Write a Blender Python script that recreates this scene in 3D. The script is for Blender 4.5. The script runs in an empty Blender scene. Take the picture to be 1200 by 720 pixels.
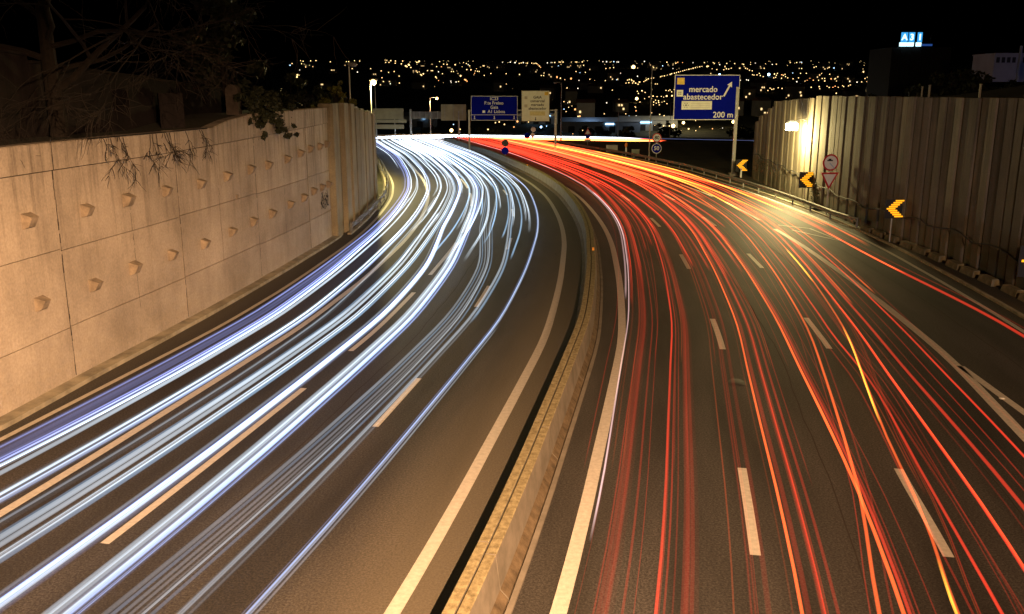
import bpy, bmesh, math, random
from mathutils import Vector
random.seed(7)
R = math.radians
scene = bpy.context.scene
COL = scene.collection

# ------------------------------------------------------------------ camera
cam_d = bpy.data.cameras.new('camera'); cam = bpy.data.objects.new('camera', cam_d); COL.objects.link(cam)
cam.location = (0, 0, 8.4)
cam.rotation_euler = (R(90) - math.atan(252 / 1050), 0, 0)
cam_d.sensor_width = 36; cam_d.lens = 31.5; cam_d.clip_start = .1; cam_d.clip_end = 12000
scene.camera = cam

# ------------------------------------------------------------------ night sky
w = bpy.data.worlds.new('World'); scene.world = w; w.use_nodes = True
nt = w.node_tree
sky = nt.nodes.new('ShaderNodeTexSky'); sky.sky_type = 'NISHITA'; sky.sun_disc = False
sky.sun_elevation = R(-4); sky.sun_rotation = R(200)
nt.links.new(sky.outputs[0], nt.nodes['Background'].inputs[0])
nt.nodes['Background'].inputs[1].default_value = 0.06
scene.view_settings.view_transform = 'Standard'; scene.view_settings.look = 'None'
scene.view_settings.exposure = 0; scene.view_settings.gamma = 1; scene.view_settings.use_curve_mapping = False
scene.render.engine = 'CYCLES'
scene.cycles.transparent_max_bounces = 96
scene.cycles.sample_clamp_indirect = 4

# ------------------------------------------------------------------ helpers
def nodes(name):
    m = bpy.data.materials.new(name); m.use_nodes = True
    n = m.node_tree.nodes; l = m.node_tree.links
    return m, n, l, n['Principled BSDF']

def mat(name, c, rough=.75, var=.25, scale=1.5, bump=.0, bscale=30, metal=0, c2=None, streak=False, spec=.4):
    m, n, l, b = nodes(name)
    b.inputs['Roughness'].default_value = rough; b.inputs['Metallic'].default_value = metal
    b.inputs['Specular IOR Level'].default_value = spec
    tc = n.new('ShaderNodeTexCoord'); mp = n.new('ShaderNodeMapping'); l.new(tc.outputs['Object'], mp.inputs[0])
    if streak: mp.inputs['Scale'].default_value = (1, 1, .08)
    no = n.new('ShaderNodeTexNoise'); no.inputs['Scale'].default_value = scale; no.inputs['Detail'].default_value = 8
    no.inputs['Roughness'].default_value = .65
    l.new(mp.outputs[0], no.inputs[0])
    rp = n.new('ShaderNodeValToRGB'); rp.color_ramp.elements[0].position = .32; rp.color_ramp.elements[1].position = .68
    lo = c2 if c2 else tuple(v * (1 - var) for v in c)
    rp.color_ramp.elements[0].color = (*lo, 1); rp.color_ramp.elements[1].color = (*[min(1, v * (1 + var * .5)) for v in c], 1)
    l.new(no.outputs['Fac'], rp.inputs[0]); l.new(rp.outputs[0], b.inputs['Base Color'])
    if bump:
        n2 = n.new('ShaderNodeTexNoise'); n2.inputs['Scale'].default_value = bscale; n2.inputs['Detail'].default_value = 6
        l.new(tc.outputs['Object'], n2.inputs[0])
        bp = n.new('ShaderNodeBump'); bp.inputs['Strength'].default_value = bump; bp.inputs['Distance'].default_value = .02
        l.new(n2.outputs['Fac'], bp.inputs['Height']); l.new(bp.outputs[0], b.inputs['Normal'])
    return m

def emit(name, c, s, sample=False):
    m, n, l, b = nodes(name)
    b.inputs['Base Color'].default_value = (*[v * .5 for v in c], 1)
    b.inputs['Emission Color'].default_value = (*c, 1); b.inputs['Emission Strength'].default_value = s
    try: m.cycles.emission_sampling = 'AUTO' if sample else 'NONE'
    except Exception: pass
    return m

def link(name, me, m=None, parent=None, label=None, cat=None, group=None, kind=None, smooth=False):
    o = bpy.data.objects.new(name, me); COL.objects.link(o)
    if m and me is not None and not me.materials: me.materials.append(m)
    if parent is not None: o.parent = parent
    if smooth:
        for p in me.polygons: p.use_smooth = True
    tag(o, label, cat, group, kind)
    return o

def tag(o, label=None, cat=None, group=None, kind=None):
    for k, v in (('label', label), ('category', cat), ('group', group), ('kind', kind)):
        if v: o[k] = v
    return o

def empty(name, loc, label, cat, group=None, rz=0):
    o = bpy.data.objects.new(name, None); COL.objects.link(o); o.location = loc; o.rotation_euler.z = rz
    o.empty_display_size = .2
    return tag(o, label, cat, group)

class MB:
    def __init__(s): s.v = []; s.f = []
    def add(s, v, f):
        k = len(s.v); s.v += [tuple(p) for p in v]; s.f += [tuple(i + k for i in q) for q in f]; return s
    def box(s, x0, y0, z0, x1, y1, z1):
        return s.add([(x0,y0,z0),(x1,y0,z0),(x1,y1,z0),(x0,y1,z0),(x0,y0,z1),(x1,y0,z1),(x1,y1,z1),(x0,y1,z1)],
                     [(0,3,2,1),(4,5,6,7),(0,1,5,4),(1,2,6,5),(2,3,7,6),(3,0,4,7)])
    def tube(s, pts, rad, n=8, cap=True):
        pts = [Vector(p) for p in pts]; rr = rad if isinstance(rad, (list, tuple)) else [rad] * len(pts)
        k = len(s.v); up = Vector((0, 0, 1))
        for i, p in enumerate(pts):
            t = (pts[min(i + 1, len(pts) - 1)] - pts[max(i - 1, 0)]).normalized()
            a = t.cross(up)
            if a.length < .05: a = t.cross(Vector((1, 0, 0)))
            a.normalize(); b = a.cross(t)
            for j in range(n):
                q = 2 * math.pi * j / n
                s.v.append(tuple(p + (a * math.cos(q) + b * math.sin(q)) * rr[i]))
        for i in range(len(pts) - 1):
            for j in range(n):
                j2 = (j + 1) % n
                s.f.append((k + i*n + j, k + i*n + j2, k + (i+1)*n + j2, k + (i+1)*n + j))
        if cap:
            s.f.append(tuple(k + j for j in range(n))[::-1]); s.f.append(tuple(k + (len(pts)-1)*n + j for j in range(n)))
        return s
    def prism(s, poly, y0, y1):            # polygon in x,z pulled along y
        n = len(poly)
        v = [(x, y0, z) for x, z in poly] + [(x, y1, z) for x, z in poly]
        return s.add(v, [tuple(range(n)), tuple(range(2*n-1, n-1, -1))] + [(i, i+n, (i+1) % n + n, (i+1) % n) for i in range(n)])
    def sweep(s, rings, closed=True, cap=True):
        n = len(rings[0]); k = len(s.v)
        for r in rings: s.v += [tuple(p) for p in r]
        for i in range(len(rings) - 1):
            for j in range(n if closed else n - 1):
                j2 = (j + 1) % n
                s.f.append((k + i*n + j, k + i*n + j2, k + (i+1)*n + j2, k + (i+1)*n + j))
        if cap and closed:
            s.f.append(tuple(k + j for j in range(n))[::-1]); s.f.append(tuple(k + (len(rings)-1)*n + j for j in range(n)))
        return s
    def mesh(s, name):
        me = bpy.data.meshes.new(name); me.from_pydata(s.v, [], s.f); me.update()
        if getattr(s, 'mi', None):
            for q in (M_conc, M_cap, M_foot): me.materials.append(q)
            me.polygons.foreach_set('material_index', s.mi)
        bm = bmesh.new(); bm.from_mesh(me); bmesh.ops.recalc_face_normals(bm, faces=bm.faces); bm.to_mesh(me); bm.free()
        return me
    def build(s, name, m, parent=None, **k):
        return link(name, s.mesh(name), m, parent, **k)

def text_mesh(body, size, align='CENTER', bold=.0, ext=.004):
    c = bpy.data.curves.new('txt', 'FONT'); c.body = body; c.size = size; c.align_x = align; c.align_y = 'CENTER'
    c.extrude = ext; c.offset = bold; c.resolution_u = 3
    o = bpy.data.objects.new('txt', c); COL.objects.link(o)
    dg = bpy.context.evaluated_depsgraph_get()
    me = bpy.data.meshes.new_from_object(o.evaluated_get(dg)); bpy.data.objects.remove(o); bpy.data.curves.remove(c)
    for v in me.vertices: v.co = Vector((v.co.x, -v.co.z, v.co.y))       # stand it up, facing -y
    return me

# ------------------------------------------------------------------ road alignment (metres)
CP = [(-9,-20),(-3.4,0),(-2.1,5.5),(-.45,13),(.35,17),(.9,20),(1.8,25),(2.65,30),(3.25,35),(3.75,40),(4.15,45),(4.5,50),(4.7,55),
      (4.76,60),(4.7,65),(4.56,70),(4.3,75),(3.85,80),(3.05,87),(1.4,98),(-2.2,118),(-6.8,138),(-10.7,156),(-12,169),(-9.5,182),
      (0,195),(20,212),(50,232),(90,255),(140,275)]
def catmull(P, n):
    P = [Vector(p) for p in P]; P = [2*P[0]-P[1]] + P + [2*P[-1]-P[-2]]; out = []
    for i in range(1, len(P) - 2):
        a, b, c, d = P[i-1:i+3]
        for k in range(n):
            t = k / n
            out.append(.5*((2*b) + (c-a)*t + (2*a-5*b+4*c-d)*t*t + (3*b-a-3*c+d)*t**3))
    out.append(P[-2]); return out
BC = catmull(CP, 20)
SS = [0.]
for i in range(1, len(BC)): SS.append(SS[-1] + (BC[i]-BC[i-1]).length)
for i in range(len(BC)):
    if BC[i].y >= 0: s0 = SS[i] - BC[i].y; break
SS = [s - s0 for s in SS]
NN = []
for i in range(len(BC)):
    t = (BC[min(i+1, len(BC)-1)] - BC[max(i-1, 0)]).normalized(); NN.append(Vector((t.y, -t.x)))
import bisect
def _at(s):
    k = max(0, min(len(SS)-2, bisect.bisect_right(SS, s) - 1)); t = (s - SS[k]) / (SS[k+1] - SS[k])
    return BC[k].lerp(BC[k+1], t), NN[k].lerp(NN[k+1], t).normalized()
def zr(s):
    if s < 148: return 0.
    if s < 168: return -.042 * (s-148)**2 / 40
    return -.042 * (s - 158)
def P(s, d, z=0.):
    b, n = _at(s); return (b.x + n.x*d, b.y + n.y*d, z + zr(s))
def ip(x, pts):
    if x <= pts[0][0]: return pts[0][1]
    for (a, b), (c, d) in zip(pts, pts[1:]):
        if x <= c: return b + (d-b)*(x-a)/(c-a)
    return pts[-1][1]
def sip(x, pts):                         # smooth cubic through the points
    if x <= pts[0][0]: return pts[0][1]
    n = len(pts)
    def sl(i):
        a, b = pts[max(0, i-1)], pts[min(n-1, i+1)]; return (b[1]-a[1])/(b[0]-a[0])
    for i in range(n-1):
        (a, b), (c, d) = pts[i], pts[i+1]
        if x <= c:
            h = c-a; t = (x-a)/h; m0, m1 = sl(i)*h, sl(i+1)*h
            return (2*t**3-3*t*t+1)*b + (t**3-2*t*t+t)*m0 + (3*t*t-2*t**3)*d + (t**3-t*t)*m1
    return pts[-1][1]
def heading(s):
    b, n = _at(s); return math.atan2(n.y, n.x)
def frange(a, b, st):
    n = max(1, int(math.ceil((b-a)/st))); return [a + (b-a)*i/n for i in range(n+1)]
WD = [(10,-14.1),(20,-14.4),(24,-14.7),(30,-15),(40,-15.15),(55,-15.2),(80,-15.2)]
SMIN, SMAX = -12, 345

# ------------------------------------------------------------------ materials
def asphalt():
    m, n, l, b = nodes('asphalt')
    tc = n.new('ShaderNodeTexCoord'); uv = n.new('ShaderNodeUVMap'); uv.uv_map = 'road'
    sp = n.new('ShaderNodeSeparateXYZ'); l.new(uv.outputs[0], sp.inputs[0])
    g = n.new('ShaderNodeTexNoise'); g.inputs['Scale'].default_value = 22; g.inputs['Detail'].default_value = 5; g.inputs['Roughness'].default_value = .8
    l.new(tc.outputs['Object'], g.inputs[0])
    r1 = n.new('ShaderNodeValToRGB'); r1.color_ramp.elements[0].position = .38; r1.color_ramp.elements[1].position = .64
    r1.color_ramp.elements[0].color = (.013, .0125, .012, 1); r1.color_ramp.elements[1].color = (.062, .058, .054, 1)
    l.new(g.outputs['Fac'], r1.inputs[0])
    # large patches
    mp = n.new('ShaderNodeMapping'); mp.inputs['Scale'].default_value = (1, .12, 1); l.new(uv.outputs[0], mp.inputs[0])
    p = n.new('ShaderNodeTexNoise'); p.inputs['Scale'].default_value = .9; p.inputs['Detail'].default_value = 5; l.new(mp.outputs[0], p.inputs[0])
    r2 = n.new('ShaderNodeMapRange'); r2.inputs[1].default_value = .3; r2.inputs[2].default_value = .7; r2.inputs[3].default_value = .5; r2.inputs[4].default_value = 1.45
    l.new(p.outputs['Fac'], r2.inputs[0])
    mu = n.new('ShaderNodeMixRGB'); mu.blend_type = 'MULTIPLY'; mu.inputs[0].default_value = 1
    l.new(r1.outputs[0], mu.inputs[1]); l.new(r2.outputs[0], mu.inputs[2])
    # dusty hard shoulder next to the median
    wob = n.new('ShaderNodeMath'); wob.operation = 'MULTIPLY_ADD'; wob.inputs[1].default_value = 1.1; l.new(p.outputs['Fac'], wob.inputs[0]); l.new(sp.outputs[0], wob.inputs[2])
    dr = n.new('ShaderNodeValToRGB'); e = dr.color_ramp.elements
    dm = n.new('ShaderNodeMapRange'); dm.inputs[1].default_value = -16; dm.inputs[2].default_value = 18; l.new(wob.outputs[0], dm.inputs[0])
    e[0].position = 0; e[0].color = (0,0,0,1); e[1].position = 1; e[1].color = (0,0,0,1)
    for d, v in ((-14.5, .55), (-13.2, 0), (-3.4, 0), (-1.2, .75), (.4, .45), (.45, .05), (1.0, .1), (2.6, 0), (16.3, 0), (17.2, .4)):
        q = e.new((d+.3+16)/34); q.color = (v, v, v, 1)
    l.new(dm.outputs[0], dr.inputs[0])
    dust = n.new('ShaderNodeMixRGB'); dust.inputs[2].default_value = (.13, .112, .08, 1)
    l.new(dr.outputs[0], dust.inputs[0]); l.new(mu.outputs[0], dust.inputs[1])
    g2 = n.new('ShaderNodeMixRGB'); g2.blend_type = 'MULTIPLY'; g2.inputs[0].default_value = .55
    r3 = n.new('ShaderNodeMapRange'); r3.inputs[1].default_value = .35; r3.inputs[2].default_value = .65; r3.inputs[3].default_value = .5; r3.inputs[4].default_value = 1.3
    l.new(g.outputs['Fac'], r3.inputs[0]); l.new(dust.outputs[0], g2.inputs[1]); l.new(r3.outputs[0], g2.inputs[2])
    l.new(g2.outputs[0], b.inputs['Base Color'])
    b.inputs['Roughness'].default_value = .72; b.inputs['Specular IOR Level'].default_value = .3
    bp = n.new('ShaderNodeBump'); bp.inputs['Strength'].default_value = .5; bp.inputs['Distance'].default_value = .01
    l.new(g.outputs['Fac'], bp.inputs['Height']); l.new(bp.outputs[0], b.inputs['Normal'])
    return m
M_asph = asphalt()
M_paint = mat('road_paint', (.48, .455, .4), .6, .22, 9, .3, 60)
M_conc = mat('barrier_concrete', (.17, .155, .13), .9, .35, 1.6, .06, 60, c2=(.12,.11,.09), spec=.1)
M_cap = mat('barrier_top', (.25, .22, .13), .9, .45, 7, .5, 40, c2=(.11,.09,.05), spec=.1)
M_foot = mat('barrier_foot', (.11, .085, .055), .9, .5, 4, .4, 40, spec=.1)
M_gutter = mat('gutter_concrete', (.33, .3, .22), .9, .5, 1.3, .4, 12)
M_steel = mat('galvanised_steel', (.2, .2, .19), .6, .4, 4, 0, metal=.3)
M_pole = mat('pole_steel', (.4, .4, .36), .55, .2, 2, metal=.2)
M_signback = mat('sign_back', (.4, .37, .22), .55, .2, 1)  # yellow of the sodium lamplight is put into the base colour
M_blue = mat('sign_blue', (.004, .008, .26), .7, .12, .6, spec=0)
M_white = mat('sign_white', (.75, .76, .74), .5, .1, 2)
M_cream = mat('sign_cream', (.74, .76, .62), .5, .1, 2)
M_yellow = mat('sign_yellow', (.75, .5, .03), .5, .15, 4)
M_red = mat('sign_red', (.5, .02, .03), .5, .1, 2)
M_black = mat('black_paint', (.015, .015, .017), .6, .2, 2)
M_soil = mat('dark_ground', (.035, .035, .02), .95, .6, .3, .6, 3)
M_grass = mat('verge_grass', (.045, .055, .018), .95, .6, .6, .8, 8)
M_bark = mat('bark', (.014, .01, .007), .95, .5, 6, .8, 20)
M_leaf = mat('leaf', (.018, .023, .008), .7, .5, 1.2)
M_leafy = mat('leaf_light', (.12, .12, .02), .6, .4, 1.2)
M_wire = mat('cable', (.02, .02, .02), .8, .2, 2)
M_joint = mat('dark_joint', (.03, .025, .02), 1, .3, 3)  # dark fill of joints, seams and cracks, also the wall backing

def wall_mat(name, c, dirt, bump=.35, tone=(.88, 1.05)):
    m, n, l, b = nodes(name)
    tc = n.new('ShaderNodeTexCoord')
    a = n.new('ShaderNodeTexNoise'); a.inputs['Scale'].default_value = .35; a.inputs['Detail'].default_value = 8; a.inputs['Roughness'].default_value = .6
    l.new(tc.outputs['Object'], a.inputs[0])
    mp = n.new('ShaderNodeMapping'); mp.inputs['Scale'].default_value = (1.6, 1.6, .1); l.new(tc.outputs['Object'], mp.inputs[0])
    s = n.new('ShaderNodeTexNoise'); s.inputs['Scale'].default_value = 1.7; s.inputs['Detail'].default_value = 9; s.inputs['Roughness'].default_value = .7
    l.new(mp.outputs[0], s.inputs[0])
    r1 = n.new('ShaderNodeValToRGB'); r1.color_ramp.elements[0].position = .3; r1.color_ramp.elements[1].position = .72
    r1.color_ramp.elements[0].color = (*[v*.62 for v in c], 1); r1.color_ramp.elements[1].color = (*[v*1.12 for v in c], 1)
    l.new(a.outputs['Fac'], r1.inputs[0])
    r2 = n.new('ShaderNodeValToRGB'); r2.color_ramp.elements[0].position = .47; r2.color_ramp.elements[1].position = .68
    r2.color_ramp.elements[0].color = (0,0,0,1); r2.color_ramp.elements[1].color = (.8,.8,.8,1)
    l.new(s.outputs['Fac'], r2.inputs[0])
    # streaks grow towards the coping where the water runs over
    sp = n.new('ShaderNodeSeparateXYZ'); l.new(tc.outputs['Object'], sp.inputs[0])
    zr_ = n.new('ShaderNodeMapRange'); zr_.inputs[1].default_value = 3.0; zr_.inputs[2].default_value = 7.2; zr_.inputs[3].default_value = .15; zr_.inputs[4].default_value = 1
    l.new(sp.outputs[2], zr_.inputs[0])
    mm = n.new('ShaderNodeMath'); mm.operation = 'MULTIPLY'; l.new(r2.outputs[0], mm.inputs[0]); l.new(zr_.outputs[0], mm.inputs[1])
    mx = n.new('ShaderNodeMixRGB'); mx.inputs[2].default_value = (*dirt, 1); l.new(mm.outputs[0], mx.inputs[0]); l.new(r1.outputs[0], mx.inputs[1])
    # fine speckle
    f_ = n.new('ShaderNodeTexNoise'); f_.inputs['Scale'].default_value = 14; f_.inputs['Detail'].default_value = 6; l.new(tc.outputs['Object'], f_.inputs[0])
    r4 = n.new('ShaderNodeMapRange'); r4.inputs[1].default_value = .3; r4.inputs[2].default_value = .7; r4.inputs[3].default_value = .86; r4.inputs[4].default_value = 1.1
    l.new(f_.outputs['Fac'], r4.inputs[0])
    mu = n.new('ShaderNodeMixRGB'); mu.blend_type = 'MULTIPLY'; mu.inputs[0].default_value = 1; l.new(mx.outputs[0], mu.inputs[1]); l.new(r4.outputs[0], mu.inputs[2])
    oi = n.new('ShaderNodeObjectInfo'); r5 = n.new('ShaderNodeMapRange'); r5.inputs[3].default_value = tone[0]; r5.inputs[4].default_value = tone[1]; l.new(oi.outputs['Random'], r5.inputs[0])
    mv = n.new('ShaderNodeMixRGB'); mv.blend_type = 'MULTIPLY'; mv.inputs[0].default_value = 1; l.new(mu.outputs[0], mv.inputs[1]); l.new(r5.outputs[0], mv.inputs[2])
    l.new(mv.outputs[0], b.inputs['Base Color']); b.inputs['Roughness'].default_value = .9; b.inputs['Specular IOR Level'].default_value = .2
    bp = n.new('ShaderNodeBump'); bp.inputs['Strength'].default_value = bump; bp.inputs['Distance'].default_value = .02
    l.new(f_.outputs['Fac'], bp.inputs['Height']); l.new(bp.outputs[0], b.inputs['Normal'])
    return m
M_lwall = wall_mat('left_wall_concrete', (.47, .41, .33), (.06, .045, .03), .5)
M_anch = mat('anchor_concrete', (.27, .22, .16), .9, .5, 3, .4, 20)
M_pil = wall_mat('pilaster_concrete', (.3, .27, .19), (.08, .065, .045))
M_rwall = wall_mat('panel_concrete', (.13, .112, .083), (.022, .018, .014), tone=(.7, 1.2))
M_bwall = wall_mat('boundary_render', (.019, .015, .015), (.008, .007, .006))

# ------------------------------------------------------------------ ground sheet
YK = [(-100,-.1),(160,-.1),(300,-8),(450,-13),(700,0),(1500,42),(3500,122),(3900,124),(6000,60)]
def zfar(y): return ip(y, YK)
def hashn(x, y):
    return math.sin(x*.0131+1.3)*math.cos(y*.0087+.4) + .5*math.sin(x*.031+y*.017) + .25*math.sin(x*.07-y*.05+2)
BCs = [(BC[i].x, BC[i].y, SS[i]) for i in range(0, len(BC), 6)]
def zground(x, y):
    far = zfar(y)
    if y > 500: far += hashn(x, y) * min(1, (y-500)/1500) * 1.3
    if y > 330 or y < -60: return far
    bd, bs = 1e9, 0
    for bx, by, s in BCs:
        d = (bx-x)**2 + (by-y)**2
        if d < bd: bd, bs = d, s
    bd = math.sqrt(bd); near = zr(bs) - .08
    t = min(1, max(0, (bd-26)/60)); t = t*t*(3-2*t)
    return near*(1-t) + far*t
xs = [math.sinh(u) for u in [(-1 + 2*i/150)*math.asinh(4200/22) for i in range(151)]]
xs = [v*22 for v in xs]
ys = frange(-60, 330, 4) + [330*(6000/330)**(i/60) for i in range(1, 61)]
g = MB(); g.v = [(x, y, zground(x, y)) for y in ys for x in xs]
nx = len(xs); g.f = [(j*nx+i, j*nx+i+1, (j+1)*nx+i+1, (j+1)*nx+i) for j in range(len(ys)-1) for i in range(nx-1)]
g.build('ground', M_soil, kind='structure', smooth=True)

# ------------------------------------------------------------------ road, markings
def strip(name, s0, s1, dl, dr, z, m, kind='structure', step=1.2, uv=False, nd=1):
    ss = frange(s0, s1, step); v = []; f = []; uvs = []
    for s in ss:
        a = dl(s) if callable(dl) else dl; b = dr(s) if callable(dr) else dr
        for k in range(nd+1):
            d = a + (b-a)*k/nd; v.append(P(s, d, z)); uvs.append((d, s))
    for i in range(len(ss)-1):
        for k in range(nd):
            q = i*(nd+1)+k; f.append((q, q+1, q+nd+2, q+nd+1))
    me = bpy.data.meshes.new(name); me.from_pydata(v, [], f); me.update()
    if uv:
        L = me.uv_layers.new(name='road')
        for lp in me.loops: L.data[lp.index].uv = uvs[lp.vertex_index]
    return link(name, me, m, kind=kind)
LE = [(-20,-13.5),(37,-13.57),(61,-14.0),(88,-14.47),(103,-14.8),(345,-14.8)]
GG = [(-20,15.3),(33,15.5),(48,15.9),(61,16.15),(76,16.3),(88,16.8),(97,17.2),(112,17),(130,16),(345,16)]
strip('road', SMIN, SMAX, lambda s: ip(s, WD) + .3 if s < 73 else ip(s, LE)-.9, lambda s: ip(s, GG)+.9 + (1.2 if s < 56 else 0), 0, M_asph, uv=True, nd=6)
MK = lambda n, a, b, d, wd: strip(n, a, b, (lambda s: (ip(s, d) if isinstance(d, list) else d) - wd/2), (lambda s: (ip(s, d) if isinstance(d, list) else d) + wd/2), .005, M_paint)
MK('edge_line', SMIN, SMAX, 1.14, .28)
MK('edge_line', SMIN, SMAX, -1.55, .27)
MK('edge_line', SMIN, SMAX, LE, .18)
MK('edge_line', SMIN, SMAX, GG, .2)
MM = [(-20,-10.6),(40,-10.6),(60,-10.95),(77,-11.3),(101,-11.6),(345,-11.7)]
MK('lane_line', SMIN, SMAX, MM, .24)
FF = [(-20,11.5),(23,11.55),(30,11.7),(48,11.8),(58,11.85),(70,12.2),(120,12.4),(345,12)]
MK('lane_line', SMIN, 57, FF, .3)
MK('lane_line', SMIN, 29.5, [(-20,15.5),(0,14.2),(20,12.75),(29.5,11.8)], .24)
for k in range(-1, 18):
    MK('lane_dash', 16.4+13.8*k, 20.4+13.8*k, [(20,4.46),(60,4.75),(100,5.0)], .2)
    MK('lane_dash', 17.0+13.75*k, 21.0+13.75*k, [(20,7.98),(60,8.4),(100,8.7)], .2)
    MK('lane_dash', 21.4+13.75*k, 25.5+13.75*k, -4.67, .17)
    MK('lane_dash', 14.4+13.55*k, 24.0+13.55*k, -7.72, .19)
for k in range(8): MK('lane_dash', 60.8+13.4*k, 70.4+13.4*k, FF, .22)
# painted gore outline on the ramp lane
def ribbon(name, pts, wd, z, m):
    mb = MB()
    for a, b in zip(pts, pts[1:]):
        a = Vector(a); b = Vector(b); t = (b-a).normalized(); n = Vector((-t.y, t.x))*wd/2
        mb.add([(*(a-n), z), (*(b-n), z), (*(b+n), z), (*(a+n), z)], [(0,1,2,3)])
    return mb.build(name, m, kind='structure')
def at0(s, d): q = P(s, d); return (q[0], q[1])
ribbon('gore_marking', [at0(58.6,12.5), at0(57.2,14.1), at0(52.6,14.5), at0(56.6,12.8)], .13, .009, M_paint)

for a, b, d in ((SMIN, 140, -6.1), (SMIN, 140, 6.3), (SMIN, 140, 9.9), (SMIN, 75, 13.6)):
    strip('road_seam', a, b, (lambda s, d=d: d + .03*math.sin(s*.7)+.02*math.sin(s*2.3)), (lambda s, d=d: d + .028 + .03*math.sin(s*.7)+.02*math.sin(s*2.3)), .003, M_joint)
rr = random.Random(6)
for k in range(16):
    s_ = rr.uniform(12, 50); d = rr.choice([-8.5, -5.5, -2.6, 2.5, 6.1, 9.6, 13.2]) + rr.uniform(-.6, .6); p_ = [at0(s_, d)]
    for q in range(rr.randint(5, 10)):
        d += rr.uniform(-.12, .22); s_ += rr.uniform(-.1, .35); p_.append(at0(s_, d))
    ribbon('road_crack', p_, .014, .0035, M_joint)
# kerb strip under the left wall
mb = MB(); rings = []
for s in frange(SMIN, 53, 1):
    w_ = ip(s, WD); rings.append([P(s, w_-.05, -.02), P(s, w_+.42, -.02), P(s, w_+.42, .13), P(s, w_-.05, .16)])
mb.sweep(rings).build('kerb', M_gutter, kind='structure')
mb = MB(); rings = []
for s in frange(54, 150, 1):
    w_ = ip(s, LE)-.5; rings.append([P(s, w_-.25, -.02), P(s, w_, -.02), P(s, w_, .1), P(s, w_-.25, .1)])
mb.sweep(rings).build('kerb', M_gutter, kind='structure')
mb = MB(); rings = []
for s in frange(SMIN, 150, 1):
    w_ = ip(s, GG)+.75; rings.append([P(s, w_, -.02), P(s, w_+.16, -.02), P(s, w_+.16, .1), P(s, w_, .1)])
mb.sweep(rings).build('kerb', M_gutter, kind='structure')

# ------------------------------------------------------------------ median barrier
bar = empty('median_barrier', P(8, 0), 'double concrete crash barrier curving between the two carriageways', 'crash barrier')
def side(sg, a, b, seed):
    # profile in (d, z)
    pr = [(.015, -.02), (.42, -.02), (.42, .07), (.28, .22), (.205, .84), (.19, .86), (.03, .86), (.015, .845)]
    pr = [(d*sg - .16, z) for d, z in pr]
    rings = [[P(s, d, z) for d, z in pr] for s in frange(a, b, 1.0)]
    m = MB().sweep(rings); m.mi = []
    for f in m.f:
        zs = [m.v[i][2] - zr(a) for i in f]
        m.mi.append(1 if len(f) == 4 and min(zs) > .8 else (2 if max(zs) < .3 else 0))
    return m
def child(mb, name, m, parent, **k):
    o = mb.build(name, m, parent, **k); o.matrix_parent_inverse = parent.matrix_basis.inverted(); return o
s = -10; k = 0
while s < 150:
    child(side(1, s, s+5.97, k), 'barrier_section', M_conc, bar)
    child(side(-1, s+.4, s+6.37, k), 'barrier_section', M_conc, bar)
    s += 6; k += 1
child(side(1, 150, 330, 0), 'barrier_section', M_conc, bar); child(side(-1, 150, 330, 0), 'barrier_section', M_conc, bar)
mb = MB(); rings = [[P(s, .285, -.02), P(s, .39, -.02), P(s, .39, .05), P(s, .285, .05)] for s in frange(-10, 150, 1.5)]
child(mb.sweep(rings), 'drain_edge', M_conc, bar)
M_refl = mat('amber_reflector', (.8, .35, .05), .3, .1, 3)
for i, s in enumerate((44, 96)):
    child(MB().box(-.05, -.03, .86, .05, .03, 1.0), 'reflector', M_refl, bar).location = P(s, -.27 if i % 2 else -.05)
    COL.objects[-1]

# ------------------------------------------------------------------ left retaining wall
lw = empty('retaining_wall', P(30, -15), 'tall stained concrete retaining wall with two rows of anchor blocks, left of the road', 'wall')
def wp(s, o, z): return P(s, ip(s, WD) + o, z)
TOP = [(-12,6.85),(15,6.95),(27,7.05),(35,7.03),(36.2,7.25),(40,7.5),(52.4,7.55)]
BOT = [(-12,6.15),(15,6.2),(31,6.3),(40,6.45),(52.4,6.68)]
joints = [-12, -.2, 7.6, 15.5, 23.4, 31.2, 39.4, 47.4, 52.3]
def wsweep(a, b, prof, name, m, par, step=1.0):
    rings = [[wp(s, o, z(s) if callable(z) else z) for o, z in prof] for s in frange(a, b, step)]
    return child(MB().sweep(rings), name, m, par)
for i, (a, b) in enumerate(zip(joints, joints[1:])):
    a2, b2 = a+.008, b-.008
    rec = [0, .012, -.008, .006][i % 4]
    zs = [-.1, 1.66+.03*(i % 3), 3.95+.05*(i % 2)]
    mid = [zs[0], zs[1], zs[2]]
    for j in range(3):
        z0 = mid[j] + (.011 if j else 0)
        z1 = (mid[j+1]-.011) if j < 2 else (lambda s: ip(s, BOT)-.02)
        o = rec + [.004, 0, .003][j]
        wsweep(a2, b2, [(-.4, z0), (o, z0), (o, z1), (-.4, z1)], 'wall_panel', M_lwall, lw)
    wsweep(a2-.01 + .0, b2+.01, [(-.42, lambda s: ip(s, BOT)+.012), (.055, lambda s: ip(s, BOT)+.012), (.06, lambda s: ip(s, TOP)-.03+rec), (.03, lambda s: ip(s, TOP)+rec), (-.42, lambda s: ip(s, TOP)+rec)], 'coping', M_lwall, lw)
wsweep(-12, 52.3, [(-.6, -.1), (-.06, -.1), (-.06, lambda s: ip(s, TOP)-.1), (-.6, lambda s: ip(s, TOP)-.1)], 'backing', M_joint, lw)
rr = random.Random(19)
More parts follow.
